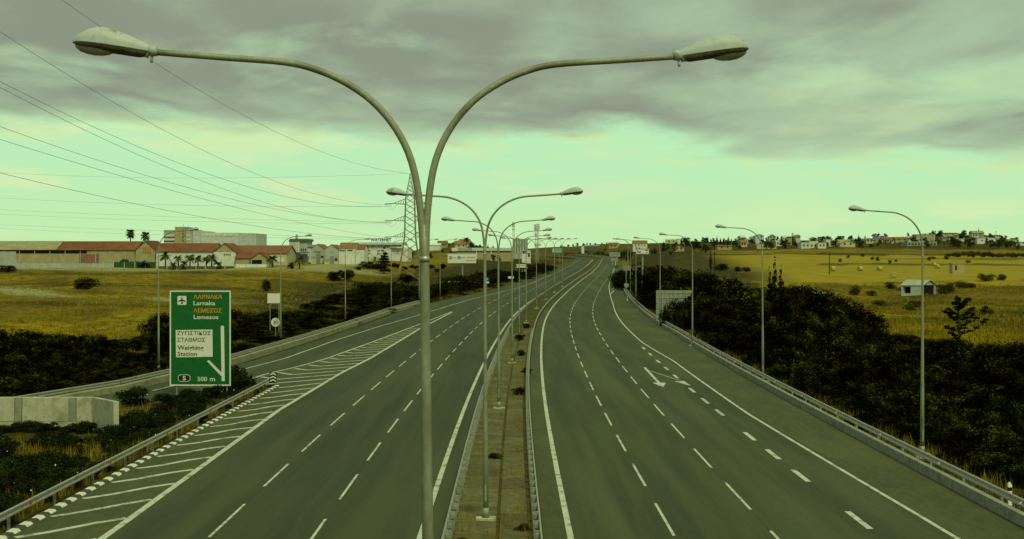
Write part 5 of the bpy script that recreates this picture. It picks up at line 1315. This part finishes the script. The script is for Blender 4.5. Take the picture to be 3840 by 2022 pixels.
# hill houses left of centre and the village on the right-hand ridge
HW = (('f', .3, 1.0, .9, 1.1), ('f', .7, 1.0, .9, 1.1))
H2 = HW + (('f', .3, 3.8, .9, 1.1), ('f', .7, 3.8, .9, 1.1))
V = [
 ('orange-roofed hill house highest on the wooded rise', 1722, 1762, 925, 820, 2.6, 5.0, B_CREAM, R_ORANGE, 'x', HW), ('orange-roofed hill house lower on the wooded rise', 1706, 1752, 930, 800, 2.4, 4.6, B_CREAM, R_ORANGE, 'x', HW),
 ('orange roof at the left end of the wooded rise', 1640, 1675, 929, 800, 2.4, 4.4, B_TAN, R_ORANGE, 'x', HW), ('white open-sided shed roof left of the wooded rise', 1606, 1652, 940, 500, 2.2, 2.9, B_WHITE, B_WHITE, 'x', ()),
 ('white two-storey house with dark windows behind the white board', 2374, 2427, 940, 480, 2.9, 4.0, B_WHITE, R_ORANGE, 'x', (('f', .2, 1.9, .5, .5), ('f', .42, 1.9, .5, .5), ('f', .6, 1.9, .3, .5), ('f', .82, 1.9, .5, .5), ('f', .22, .6, .6, .6), ('f', .45, .6, .6, .6))),
 ('white-roofed house above the red roof on the far slope', 2300, 2322, 922, 900, 2.2, 3.3, B_CREAM, B_WHITE, 'x', HW), ('red-roofed house on the far slope above the bend', 2284, 2316, 931, 880, 2.2, 4.0, B_TAN, R_ORANGE, 'x', HW),
 ('long pale building on the ridge above the tan gabled house', 2496, 2540, 913, 900, 2.7, 2.7, B_CREAM, B_PALE, 'f', HW), ('stepped pale building on the ridge right of the long one', 2540, 2586, 913, 905, 3.2, 3.2, B_WHITE, B_PALE, 'f', HW),
 ('tan gabled house among trees beyond the right thicket', 2528, 2566, 942, 640, 2.0, 3.2, B_TAN, R_ORANGE, 'y', HW), ('low long tan building at the near edge of the village', 2690, 2745, 937, 640, 1.9, 2.4, B_TAN, R_ORANGE, 'x', HW),
 ('cream house with brown hipped roof and two windows', 2776, 2801, 926, 680, 2.4, 4.0, B_CREAM, R_ORANGE, 'x', HW), ('white stepped house beside a round tree on the ridge', 2800, 2830, 914, 720, 2.8, 2.8, B_WHITE, B_WHITE, 'f', HW),
 ('upper white cube of the stepped ridge house', 2815, 2849, 905, 740, 2.6, 2.6, B_WHITE, B_GREY, 'f', HW), ('long windowless cream building at the field edge', 2840, 2911, 934, 660, 2.6, 2.6, B_CREAM, B_TAN, 'f', ()),
 ('white house with flat roof right of the long cream building', 2906, 2942, 922, 700, 3.0, 3.0, B_WHITE, B_WHITE, 'f', HW), ('large pale hall with shallow roof on the ridge', 2937, 2970, 905, 800, 2.4, 3.5, B_PALE, B_PALE, 'x', HW),
 ('tan house just below the pale ridge hall', 2940, 2975, 916, 740, 2.0, 2.6, B_TAN, R_ORANGE, 'x', HW), ('left part of the white modern house group at the field edge', 3004, 3040, 931, 670, 3.0, 3.0, B_PALE, B_PALE, 'f', HW),
 ('tall middle part of the white modern house group', 3034, 3068, 931, 672, 3.6, 3.6, B_WHITE, B_WHITE, 'f', HW), ('right part of the white modern house group', 3068, 3098, 931, 671, 2.8, 2.8, B_WHITE, B_WHITE, 'f', HW),
 ('narrow white tower house right of the modern group', 3097, 3112, 924, 690, 3.7, 3.7, B_WHITE, B_WHITE, 'f', ()), ('white blocky house next to the narrow tower house', 3112, 3131, 924, 692, 3.4, 3.4, B_CREAM, B_WHITE, 'f', HW),
 ('large cream house with broad gable facing the fields', 3150, 3208, 925, 680, 1.9, 3.4, B_CREAM, B_TAN, 'y', HW), ('smaller cream gable behind the broad gable house', 3147, 3190, 914, 700, 1.3, 2.2, B_CREAM, B_TAN, 'x', ()),
 ('white flat house above the tree clump', 3245, 3265, 911, 720, 2.4, 2.4, B_WHITE, B_WHITE, 'f', HW), ('tan flat house right of the tree clump', 3265, 3315, 911, 730, 2.0, 2.0, B_TAN, B_CREAM, 'f', HW),
 ('brown-roofed house on the middle ridge', 3308, 3355, 910, 740, 1.9, 3.2, B_CREAM, R_ORANGE, 'x', HW), ('tan house with low brown roof on the middle ridge', 3356, 3409, 909, 745, 2.2, 3.2, B_TAN, R_ORANGE, 'x', HW),
 ('long low grey-green building with dark windows', 3402, 3514, 921, 690, 1.9, 1.9, mat('greygreen_wall', (.26, .30, .24), (.2, .24, .2), 1), B_PALE, 'f', tuple(('f', .08 + .105 * k, .3, 1.0, 1.0) for k in range(9))),
 ('long flat grey building on the ridge behind the right lamp', 3437, 3505, 905, 800, 4.3, 4.3, B_TAN, B_GREY, 'f', ()), ('narrow white end block of the flat grey building', 3495, 3506, 897, 795, 2.6, 2.6, B_WHITE, B_WHITE, 'f', ()),
 ('long house with dark flat roof on the top ridge', 3527, 3592, 886, 900, 1.9, 2.5, B_CREAM, B_DARK, 'x', HW), ('pale flat house on the top ridge', 3600, 3626, 884, 900, 1.6, 1.6, B_PALE, B_PALE, 'f', HW),
 ('tan gabled villa on the hilltop', 3646, 3691, 888, 880, 2.6, 4.2, B_TAN, R_GREY, 'x', HW), ('wide pale low house below the top ridge', 3560, 3592, 908, 740, 1.9, 1.9, B_PALE, B_PALE, 'f', HW),
 ('small white house between pale and cream houses below the ridge', 3597, 3625, 908, 740, 1.7, 1.7, B_WHITE, B_WHITE, 'f', ()), ('small cream house below the hilltop villa', 3634, 3665, 908, 742, 1.8, 2.3, B_CREAM, B_TAN, 'x', HW),
 ('large white block with dark windows on the hill field', 3665, 3729, 914, 720, 3.2, 3.2, B_WHITE, B_WHITE, 'f', (('f', .3, 1.5, .9, .7), ('f', .75, 1.5, .6, .7), ('f', .87, 1.5, .8, .8))), ('white low house beside the large white block', 3730, 3757, 909, 730, 1.8, 1.8, B_WHITE, B_WHITE, 'f', HW),
 ('two-storey cream house at the right end of the village', 3782, 3813, 923, 680, 3.6, 3.6, B_CREAM, B_TAN, 'f', H2[:2]), ('white corner of a house at the right photo edge', 3827, 3860, 921, 690, 2.0, 2.0, B_WHITE, B_WHITE, 'f', HW),
]
for lb, a, b, yb, D, he, hr, wm, rm, rd, wins in V:
    house('village_house', lb, a, b, yb, D, he, hr, max(6, (b - a) / FS * D * .7), wm, rm, 'x' if rd == 'f' else rd, wins=wins, cat='house', flat_h=.25 if rd == 'f' else 0, rz=rng.uniform(-.12, .12), overhang=.3)
_r = random.Random(31)
for k in range(20):
    xs = 2790 + k * 50 + _r.uniform(-10, 10); wpx = _r.uniform(16, 32); yb = _r.uniform(897, 913) - (8 if xs > 3480 else 0)
    wm, rm = _r.choice([(B_PALE, B_PALE), (B_CREAM, R_ORANGE), (B_TAN, B_PALE), (B_CREAM, B_TAN), (B_TAN, R_ORANGE)]); gb = _r.random() < .5
    house('village_house', 'pale house in the crowded upper rows of the far village', xs, xs + wpx, yb, 750, _r.uniform(1.7, 2.4), 3.1 if gb else 0, 7, wm, rm, _r.choice('xy') if gb else 'x', wins=HW, cat='house', flat_h=0 if gb else .25, rz=_r.uniform(-.3, .3), group='upper village houses')
# village and ridge trees
VT = [(2590, 905), (2620, 900), (2645, 905), (2750, 908), (2762, 903), (2775, 908), (2820, 890), (2876, 898), (2890, 895), (2925, 900), (2935, 893), (2985, 902), (3015, 897), (3030, 898), (3050, 893), (3070, 898), (3085, 903), (3140, 915), (3195, 918), (3222, 903), (3235, 896), (3270, 910), (3290, 918), (3320, 915), (3340, 912), (3375, 918), (3410, 912), (3440, 918), (3512, 895), (3522, 905), (3540, 908), (3555, 903), (3575, 885), (3596, 890), (3636, 880), (3700, 884), (3715, 892), (3745, 888), (3775, 898), (3790, 893), (2960, 925), (2945, 928), (2990, 927), (3100, 926), (3265, 920), (3300, 920), (3235, 918), (3355, 920), (2420, 950), (2445, 948), (2470, 940), (2490, 935), (2515, 938), (2545, 930), (2575, 925), (2600, 930), (2625, 935), (2650, 935), (2680, 928), (2455, 925), (2530, 920), (2300, 938), (2330, 935), (2350, 925), (2360, 940)]
_r = random.Random(77)
VT += [(_r.uniform(2450, 3830), None) for _ in range(110)]
for k, (xs, yt) in enumerate(VT):
    D = 690 + rng.uniform(-45, 60) if xs > 2650 else 600 + rng.uniform(-40, 120)
    if yt is None: D = rng.uniform(660, 900)
    X = (xs - 1920) / FS * D; h = EYE - ((yt or 0) - 961.5) / FS * D - gz1(X, D) if yt else rng.uniform(3, 5.5)
    if h < 1.5: h = rng.uniform(2.2, 3.6)
    h = min(h, 9)
    if k % 6 == 5: put_tree(CP[1], xs, D, h, 'pointed dark conifer among the far village houses', 'conifers among the village houses', w=.9)
    else: put_tree(TP[k % 3], xs, D, h, 'round green tree of the far village, %s' % ('left of the cream house with brown roof' if xs < 2780 else 'around the long windowless cream building' if xs < 3000 else 'by the white modern house group' if xs < 3145 else 'by the broad cream gable house' if xs < 3250 else 'below the middle ridge' if xs < 3430 else 'near the top ridge' if xs < 3640 else 'around the large white block'), 'trees among the village houses', w=rng.uniform(.9, 1.25))
for k, (xs, yt, D) in enumerate([(1545, 940, 520), (1580, 938, 520), (1612, 942, 520), (1690, 935, 600), (1770, 905, 760), (1785, 915, 760), (1800, 912, 780), (1830, 915, 790), (1850, 918, 790), (1700, 908, 840), (1720, 898, 850), (1760, 893, 830), (1685, 920, 800), (1660, 932, 640), (1735, 925, 780), (1870, 955, 520), (1850, 948, 540), (1545, 960, 480), (1600, 958, 470)]):
    X = (xs - 1920) / FS * D; h = max(2.5, min(9, EYE - (yt - 961.5) / FS * D - gz1(X, D)))
    put_tree(CP[1] if k in (8, 7) else TP[k % 3], xs, D, h, 'dark conifer on the wooded rise left of centre' if k in (8, 7) else 'green tree on the wooded rise left of centre', 'conifers on the wooded rise' if k in (7, 8) else 'trees on the wooded rise', w=rng.uniform(.9, 1.4))
for k in range(34):
    xs = 2105 + k * 7 + rng.uniform(-3, 3); D = 800 + rng.uniform(-15, 15) if xs < 2270 else 760
    X = (xs - 1920) / FS * D
    put_tree(TP[k % 3], xs, D + 60, rng.uniform(2.2, 4.2), 'small dark tree in the row above the far road bend', 'tree row above the far bend', w=1.3)
for k in range(14):
    xs = 2100 + k * 17 + rng.uniform(-6, 6); put_tree(TP[k % 3], xs, 1650 + rng.uniform(-60, 60), rng.uniform(3, 6), 'tiny tree dotted along the far bare ridge', 'trees on the far bare ridge', w=1.2)
for k in range(26):
    xs = 2640 + k * 13 + rng.uniform(-4, 4); put_tree(CP[1] if k % 3 else TP[0], xs, 960 + rng.uniform(-30, 30), rng.uniform(3, 6), 'dark tree of the long row on the far ridge', 'tree row on the far ridge', w=1.0)
for p in TP + CP:
    if p.name not in USED:
        for c in list(p.children): bpy.data.objects.remove(c)
        bpy.data.objects.remove(p)
def mast(label, xs, yt, yb, D, w, dishes):
    x, _, zt = PX(xs, yt, D); g = gz1(x, D); t = thing('telecom_mast', label, 'mast', (x, D, g)); h = zt - g
    mb = MB()
    for a in range(3):
        q = 2 * math.pi * a / 3; mb.tube([(w * math.cos(q), w * math.sin(q), -1), (w * math.cos(q), w * math.sin(q), h)], .09, 5)
    k = 0.0
    while k < h - 1:
        for a in range(3):
            q, q2 = 2 * math.pi * a / 3, 2 * math.pi * (a + 1) / 3; mb.tube([(w * math.cos(q), w * math.sin(q), k), (w * math.cos(q2), w * math.sin(q2), k + 1)], .05, 4)
        k += 1.0
    mb.build('lattice', M_POLE, t)
    for z, dw, dh in dishes: MB().box(-dw, dw, -.5, .5, h * z, h * z + dh).build('antenna', B_PALE, t)
mast('slim telecom mast above the ribbed slab', 1925, 832, 940, 620, .5, ((.93, .5, 1.2), (.86, .7, 1.5), (.78, .7, .8)))
mast('taller of the telecom masts right of the ribbed slab', 2010, 842, 952, 560, .6, ((.85, .9, 2.6), (.7, .7, 1.0)))
mast('second telecom mast close beside the taller one', 2017, 838, 952, 563, .45, ((.84, .8, 2.6), (.42, 1.6, .9)))
for lb, xs, yt, D, rr in (('slim pole mast on the village ridge beside the pale hall', 2972, 873, 800, .35), ('thin lattice pole on the hilltop right of the villa', 3735, 866, 880, .2)):
    x, _, zt = PX(xs, yt, D); g = gz1(x, D); t = thing('pole_mast', lb, 'mast', (x, D, g)); MB().tube([(0, 0, -1), (0, 0, zt - g)], [rr, rr * .6], 8).build('pole', M_POLE, t); MB().box(-rr * 1.5, rr * 1.5, -.2, .2, zt - g - 1.2, zt - g - .5).build('antenna', M_POLE, t)
for lb, xs, yt, D in (('wooden pole in the hay field beside the cypress', 2680, 945, 330), ('wooden pole in the stubble field left of the bales', 3110, 950, 330), ):
    x, _, zt = PX(xs, yt, D); g = gz1(x, D); t = thing('utility_pole', lb, 'pole', (x, D, g)); MB().tube([(0, 0, -.5), (0, 0, zt - g)], [.14, .1], 7).build('pole', M_BARK, t); MB().box(-.5, .5, -.05, .05, zt - g - .5, zt - g - .38).build('crossarm', M_BARK, t)

# far mountain
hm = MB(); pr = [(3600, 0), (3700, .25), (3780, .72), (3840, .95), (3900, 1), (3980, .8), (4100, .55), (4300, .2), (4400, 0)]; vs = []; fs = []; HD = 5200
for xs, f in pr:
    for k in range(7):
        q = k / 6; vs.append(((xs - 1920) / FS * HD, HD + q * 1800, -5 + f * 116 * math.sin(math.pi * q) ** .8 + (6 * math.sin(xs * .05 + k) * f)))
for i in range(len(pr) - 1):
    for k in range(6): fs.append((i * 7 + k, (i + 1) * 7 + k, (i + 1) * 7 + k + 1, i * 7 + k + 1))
tag(hm.add(vs, fs).build('hills', mat('hazy_hill', (.40, .42, .36), (.33, .35, .29), .004, 1, .1), smooth=True), kind='structure')  # pale distance haze is painted into the hill colour

# ------------------------------------------------------------------ shed, hut, bales on the right-hand fields
def field_shed():
    D = 238; x0 = (3378 - 1920) / FS * D; xc = (3447 - 1920) / FS * D; x1 = (3510 - 1920) / FS * D
    zb = EYE - (1122 - 961.5) / FS * D; g = gz1(xc, D); g = min(g, zb + .4)
    t = thing('field_shed', 'small grey gabled shed with dark open doorway in dry grass', 'shed', (xc, D, g)); zr = EYE - (1051 - 961.5) / FS * D - g; ze = EYE - (1069 - 961.5) / FS * D - g
    # front gable faces the road at an angle: long side to the left, open gable to the right
    w = x1 - xc; l = x0 - xc; k = .45 * abs(l)
    P = lambda a, b, z: (a, b, z)
    wl = MB()
    def quad(a, b, z0, z1, th=.18): 
        d = Vector((b[0] - a[0], b[1] - a[1], 0)).normalized(); n = Vector((-d.y, d.x, 0)) * th
        wl.add([(a[0], a[1], z0), (b[0], b[1], z0), (b[0] + n.x, b[1] + n.y, z0), (a[0] + n.x, a[1] + n.y, z0), (a[0], a[1], z1), (b[0], b[1], z1), (b[0] + n.x, b[1] + n.y, z1), (a[0] + n.x, a[1] + n.y, z1)], [(0, 3, 2, 1), (4, 5, 6, 7), (0, 1, 5, 4), (1, 2, 6, 5), (2, 3, 7, 6), (3, 0, 4, 7)])
    A = (l, .0); B = (0.0, -1.2); C = (w, 0.2); E = (w + l, 1.8 + .4)
    A2 = (l, 1.4)
    f = lambda p, q, s: (p[0] + (q[0] - p[0]) * s, p[1] + (q[1] - p[1]) * s)
    quad(A, f(A, B, .12), -.6, ze); quad(f(A, B, .12), f(A, B, .48), -.6, .75); quad(f(A, B, .12), f(A, B, .48), ze - .35, ze); quad(f(A, B, .48), B, -.6, ze)
    quad(B, f(B, C, .07), -.6, ze); quad(f(B, C, .94), C, -.6, ze); quad(C, E, -.6, ze); quad(E, A, -.6, ze)
    wl.build('wall', B_GREY, t)
    m = f(B, C, .5); MB().add([(B[0], B[1], ze), (C[0], C[1], ze), (m[0], m[1], zr), (B[0], B[1] + .15, ze), (C[0], C[1] + .15, ze), (m[0], m[1] + .15, zr)], [(0, 1, 2), (5, 4, 3), (0, 3, 4, 1), (1, 4, 5, 2), (2, 5, 3, 0)]).build('gable', R_METAL, t)
    m2 = f(A, E, .5); th = .07
    for nm, p, q in (('left', A, B), ('right', E, C)):
        dx, dy = (q[0] - p[0]) * .05, (q[1] - p[1]) * .05; mm, mm2 = m, m2
        o = .32 * (-1 if nm == 'left' else 1)
        lo = [(p[0] - dx, p[1] - dy - (.2 if nm == 'left' else -.2), ze - .1), (q[0] + dx * 2, q[1] + dy * 2 - (.1 if nm == 'left' else -.1), ze - .1), (mm[0] + dx * 2, mm[1] + dy * 2, zr + .02), (mm2[0] - dx, mm2[1] - dy, zr + .02)]
        MB().add(lo + [(x, y, z + th) for x, y, z in lo], [(0, 3, 2, 1), (4, 5, 6, 7), (0, 1, 5, 4), (1, 2, 6, 5), (2, 3, 7, 6), (3, 0, 4, 7)]).build('roof', R_METAL, t)
    a, b = f(B, C, .05), f(B, C, .95)
    MB().add([(a[0], a[1] + .3, -.6), (b[0], b[1] + .16, -.6), (b[0], b[1] + .16, ze), (a[0], a[1] + .3, ze), (l * .8, .55, -.6), (l * .2, -.25, -.6), (l * .2, -.25, ze), (l * .8, .55, ze)], [(0, 1, 2, 3), (4, 5, 6, 7)]).build('dark_interior', M_VOID, t)
field_shed()
house('field_hut', 'small ruined tan hut with dark doorway on the far field edge', 3572, 3618, 1012, 335, 1.6, 1.6, 2.5, B_TAN, R_GREY, flat_h=.22, wins=(('f', .28, -.1, .45, 1.3, M_VOID),), cat='hut')
def bale_proto():
    mb = MB(); n = 22; vs = []; fs = []; prof = [(-.6, .0), (-.6, .66), (-.54, .74), (0, .76), (.54, .74), (.6, .66), (.6, 0)]
    for k in range(n):
        a = 2 * math.pi * k / n
        for x, r in prof: vs.append((x, r * math.cos(a), .74 + r * math.sin(a)))
    m = len(prof)
    for k in range(n):
        for j in range(m - 1): fs.append((k * m + j, k * m + j + 1, ((k + 1) % n) * m + j + 1, ((k + 1) % n) * m + j))
    me = bpy.data.meshes.new('straw_bale'); me.from_pydata(mb.add(vs, fs).v, [], mb.f); me.materials.append(M_BALE); return me
BALE = bale_proto()
for k, (xs, ys, D, lb) in enumerate([(3122, 1019, 345, 'leftmost round straw bale in the stubble field'), (3225, 1005, 372, 'second round straw bale from left in the stubble field'), (3298, 1008, 372, 'third round straw bale, beside a low bush'), (3514, 999, 390, 'round straw bale in pair right of the big lamp, sunlit end'), (3503, 995, 405, 'small round straw bale just behind another right of the lamp'), (3353, 1030, 322, 'brownish round straw bale nearest in the grass edge')]):
    x = (xs - 1920) / FS * D; o = link('straw_bale', BALE, None, (x, D, gz1(x, D) - .05), (0, 0, [.5, .4, .35, .6, .3, 1.4][k])); o.scale = (1.05, 1.0, 1.0) if k != 4 else (.9, .9, .9); tag(o, lb, 'straw bale', 'straw bales on the field')

# ------------------------------------------------------------------ yard walls and fences on the left
def wall_run(name, label, x0, x1, ybase, D, h, m_, cat='wall', panels=0):
    a = (x0 - 1920) / FS * D; b = (x1 - 1920) / FS * D; g = gz1((a + b) / 2, D)
    t = thing(name, label, cat, (a, D, g)); w = b - a; n = max(1, int(w / 3.0))
    for k in range(n): MB().box(w * k / n + .02, w * (k + 1) / n - .02, 0, .15, -1.0, h).build('panel', m_, t)
    for k in range(n + 1): MB().box(w * k / n - .1, w * k / n + .1, -.05, .2, -1.0, h + .12).build('post', B_CREAM, t)
wall_run('yard_wall', 'pale concrete yard wall in front of the long shed', -60, 425, 1000, 388, 1.5, B_GREY)
wall_run('yard_fence', 'dark green yard fence panels under the palm thicket', 426, 586, 990, 384, 1.9, mat('green_fence', (.02, .06, .03), (.03, .075, .035), 2), 'fence')
wall_run('yard_fence', 'grey-green fence along the feet of the date palms', 590, 880, 992, 382, 1.0, mat('dull_fence', (.07, .09, .05), (.05, .06, .035), 2), 'fence')
wall_run('yard_wall', 'low white wall beside the small sheds', 884, 1000, 994, 384, 1.0, B_WHITE)

# ------------------------------------------------------------------ pylon and power lines
PD = 340.0; PXc = (1538 - 1920) / FS * PD; PG = gz1(PXc, PD)
def pylon():
    t = thing('pylon', 'steel lattice pylon with three pairs of crossarms behind the nearest lamp', 'pylon', (PXc, PD, PG), math.radians(8)); z = lambda y: EYE - (y - 961.5) / FS * PD - PG
    lv = [(0, 3.6), (z(1000), 2.9), (z(955), 2.25), (z(890), 1.55), (z(829), 1.42), (z(766), 1.28), (z(735), 1.15), (z(690), .5), (z(650), .06)]
    wid = lambda h: float(np.interp(h, [a for a, _ in lv], [b for _, b in lv])); H = lv[-1][0]; leg = []
    for sx in (-1, 1):
        for sy in (-1, 1):
            MB().tube([(sx * b, sy * b, a if a else -1) for a, b in lv], [.17] * 6 + [.14, .11, .08], 4).build('leg', M_GALVP, t)
    mb = MB(); h = 0.0
    while h < H - .6:
        st = max(1.1, wid(h) * 1.25); h2 = min(h + st, H - .1); a, b = wid(h), wid(h2)
        for s in (-1, 1):
            for p, q in (((-a, s * a, h), (b, s * b, h2)), ((a, s * a, h), (-b, s * b, h2)), ((s * a, -a, h), (s * b, b, h2)), ((s * a, a, h), (s * b, -b, h2))): mb.tube([p, q], .08, 4)
        h = h2
    mb.build('bracing', M_GALVP, t)
    for y in (766, 829, 890):
        zz = z(y); b = wid(zz)
        for s in (-1, 1):
            L = 4.9; am = MB(); tip = (s * L, 0, zz + .12)
            for sy in (-1, 1):
                am.tube([(s * b, sy * b, zz), tip], .10, 4); am.tube([(s * b, sy * b, zz + 1.5), tip], .085, 4)
                for k in range(1, 5):
                    f = k / 5; x = s * (b + (L - b) * f); f2 = (k - .6) / 5; x2 = s * (b + (L - b) * f2)
                    am.tube([(x, sy * b * (1 - f), zz + .12 * f), (x2, sy * b * (1 - f2), zz + 1.5 * (1 - f2) + .12 * f2)], .055, 4)
                    am.tube([(x2, sy * b * (1 - f2), zz), (x, -sy * b * (1 - f), zz)], .035, 4)
            arm = am.build('crossarm', M_GALVP, t)
            ins = MB(); ins.tube([(s * L, 0, zz + .1), (s * L - 2.2, -1.2, zz + .0)], .11, 6).build('insulator', mat('insulator', (.10, .09, .06)), arm)
            lp = [(s * L - 2.2 + 3.6 * q / 8, -1.2 + 1.6 * q / 8, zz - 1.6 * math.sin(math.pi * q / 8)) for q in range(9)]
            MB().tube(lp, .025, 4).build('jumper_loop', M_WIRE, arm)
M_GALVP = mat('pylon_steel', (.27, .24, .15), (.21, .185, .115), 1.0, .7, .3, metal=.2)
M_WIRE = mat('wire', (.10, .10, .08), rough=.6)
pylon()
def wire(label, A, pts, end, r=.032):
    """conductor from A (xs, ys at the pylon) sagging through the given photo points on the vertical plane A-end"""
    a = Vector(PX(A[0], A[1], PD)); e = Vector((end[0], end[1], 0)); d = Vector((e.x - a.x, e.y - a.y, 0))
    def hit(xs, ys):
        t = (xs - 1920) / FS; u = (t * a.y - a.x) / (d.x - t * d.y); D = a.y + d.y * u; return u, EYE - (ys - 961.5) / FS * D
    us = [0.0]; zs = [a.z]
    for p in pts: u, z = hit(*p); us.append(u); zs.append(z)
    c = np.polyfit(us, zs, 2); path = [(a.x + d.x * u, a.y + d.y * u, float(np.polyval(c, u))) for u in np.linspace(0, 1.0, 44)]
    tag(MB().tube(path, r, 5).build('power_line', M_WIRE), label, 'power line')
q = 1 / 1.3411
E1 = (-88, 40)
for lb, A, pts in (
    ('uppermost power line from the pylon top crossing the top left', (1532, 650), ((969, 462), (350, 82))),
    ('power line from the upper crossarm, steepest across the left sky', (1470, 768), ((969, 656), (0, 119))),
    ('power line of the upper crossarm ending higher at the left edge', (1468, 772), ((969, 712), (0, 306))),
    ('power line from the middle crossarm, upper at the left edge', (1468, 832), ((746, 675), (0, 328))),
    ('power line from the middle crossarm, lower at the left edge', (1468, 834), ((820, 735), (0, 475))),
    ('power line from the lower crossarm, upper at the left edge', (1465, 894), ((746, 742), (0, 523))),
    ('lowest of the steep power lines, passing over the red roofs', (1465, 896), ((746, 812), (0, 649)))):
    wire(lb, A, pts, E1, .029)
E2 = (-420, 620)
for lb, A, pts in (
    ('faint nearly level power line from the pylon top to the left', (1530, 651), ((700, 668), (0, 647))),
    ('faint level power line from the upper crossarm to the left', (1470, 774), ((700, 770), (0, 742))),
    ('upper faint level power line from the middle crossarm', (1468, 836), ((700, 815), (0, 787))),
    ('lower faint level power line from the middle crossarm', (1468, 840), ((700, 830), (0, 803))),
    ('upper faint level power line just above the factory roofs', (1465, 898), ((700, 870), (0, 843))),
    ('lower faint level power line just above the factory roofs', (1465, 900), ((700, 884), (0, 857)))):
    wire(lb, A, pts, E2, .024)

# ------------------------------------------------------------------ grasses and weeds
def tufts(name, label, P, h0, h1, blades, mat_, seed, width=.05):
    r = np.random.default_rng(seed); n = len(P); P = np.repeat(P, blades, 0); m = len(P); s = P[:, 3:4] if P.shape[1] > 3 else 1
    a = r.uniform(0, 6.283, m); lean = r.uniform(.05, .55, m); h = r.uniform(h0, h1, m)
    if P.shape[1] > 3: h = h * P[:, 3]
    base = P[:, :3] + np.stack([r.normal(0, .14, m), r.normal(0, .14, m), np.zeros(m)], 1); d = np.stack([np.cos(a), np.sin(a), np.zeros(m)], 1); sd = np.stack([-d[:, 1], d[:, 0], d[:, 2]], 1); w = (width * r.uniform(.6, 1.5, m) * np.clip(h, .4, 2))[:, None]
    top = base + d * (lean * h)[:, None] + np.array([0, 0, 1.0]) * h[:, None]
    V = np.stack([base - sd * w, base + sd * w, top], 1).reshape(-1, 3); F = np.arange(3 * m).reshape(-1, 3)
    me = bpy.data.meshes.new(name); me.from_pydata(V.tolist(), [], F.tolist()); me.materials.append(mat_); o = link(name, me)
    return tag(o, label, 'grass', kind='stuff')
def scatter(n, tlo, thi, dlo, dhi, cond=None, seed=0):
    r = np.random.default_rng(seed); D = 1 / r.uniform(1 / dhi ** 1.0, 1 / dlo ** 1.0, n); t = r.uniform(tlo, thi, n); X = t * D
    k = np.ones(n, bool) if cond is None else cond(X, D)
    X, D = X[k], D[k]; nz = np.sin(X * .21 + 1.7 * np.sin(D * .13)) * np.sin(D * .17 + 1.3 * np.sin(X * .11)); k = nz > r.uniform(-1.1, .6, len(X)); X, D = X[k], D[k]
    return np.stack([X, D, gz(X, D)], 1)
tufts('dry_grass', 'dry yellow grass on the left-hand slope', scatter(16000, -.46, -.06, 118, 375, lambda x, d: (x < bar_x(np.clip(d, 28, 330)) - 6), 1), .15, .5, 5, M_STRAW, 1, .09)
tufts('dry_grass', 'dry yellow grass around the shed on the right', scatter(20000, .17, .46, 104, 300, lambda x, d: x > 30 + .03 * d, 2), .15, .55, 5, M_STRAW, 2, .08)
def verge(seed, f, n, smin, smax):
    r = np.random.default_rng(seed); s = r.uniform(smin, smax, n); X, Y = f(s, r); return np.stack([X, Y, gz(X, Y)], 1)
P1 = verge(3, lambda s, r: (ref(s) + off_right(s) + r.uniform(.6, 2.6, len(s)), s), 1500, 45, 330)
P2 = verge(4, lambda s, r: (bar_x(s) - r.uniform(.5, 2.4, len(s)), s), 1500, 60, 330)
P3 = verge(5, lambda s, r: (np.full(len(s), -18.5) - r.uniform(0, .6, len(s)), s), 500, 40, 92)
P4 = verge(6, lambda s, r: (np.interp(r.integers(0, 4, len(s)), [0, 1, 2, 3], [-24.5, -22.5, -27.0, -21.5]) + r.normal(0, .9, len(s)), np.interp(r.integers(0, 4, len(s)), [0, 1, 2, 3], [75, 58, 61, 50]) + r.normal(0, 1.5, len(s))), 420, 45, 90)
P5 = verge(7, lambda s, r: (ref(s) + off_left(s) - r.uniform(.0, 5.5, len(s)), s), 1500, 300, 560)
tufts('dry_weeds', 'dry brown weeds along the barriers and verges', np.concatenate([P1, P2, P3, P4, P5]), .25, .75, 7, M_STRAW2, 8, .03)
r5 = np.random.default_rng(12); sp = np.concatenate([np.full(22, c) + r5.normal(0, .8, 22) for c in (40.5, 42.0, 44.0, 46.0, 54, 60, 68, 78, 84, 92, 97, 104, 109, 118, 126, 133, 140, 148, 156, 165, 175, 186, 198, 210, 225, 240)]); of = -2.65 + r5.choice([-1.2, .1, 1.1], len(sp)) + r5.normal(0, .22, len(sp))
MP = np.array([rp(s, o, .03) for s, o in zip(sp, of)])
tufts('median_weeds', 'dry weeds growing between the median slabs', MP, .12, .5, 9, M_STRAW2, 9, .018)
for k, (s, o, h) in enumerate([(85, -1.75, .8), (43, -1.7, .4), (58.3, -2.85, .45), (101, -1.3, .5), (118, -2.0, .8), (139, -2.4, .9), (40.5, -3.7, .5), (160, -2.2, .9)]):
    x, y, z = rp(s, o, .02); put_shrub(OLEA if k == 3 else SHRUB, x, y, h, h * 1.1, 'small dry weed bush growing in the median strip', 'weed bushes in the median', 'weed', z=z, name='weed_bush')
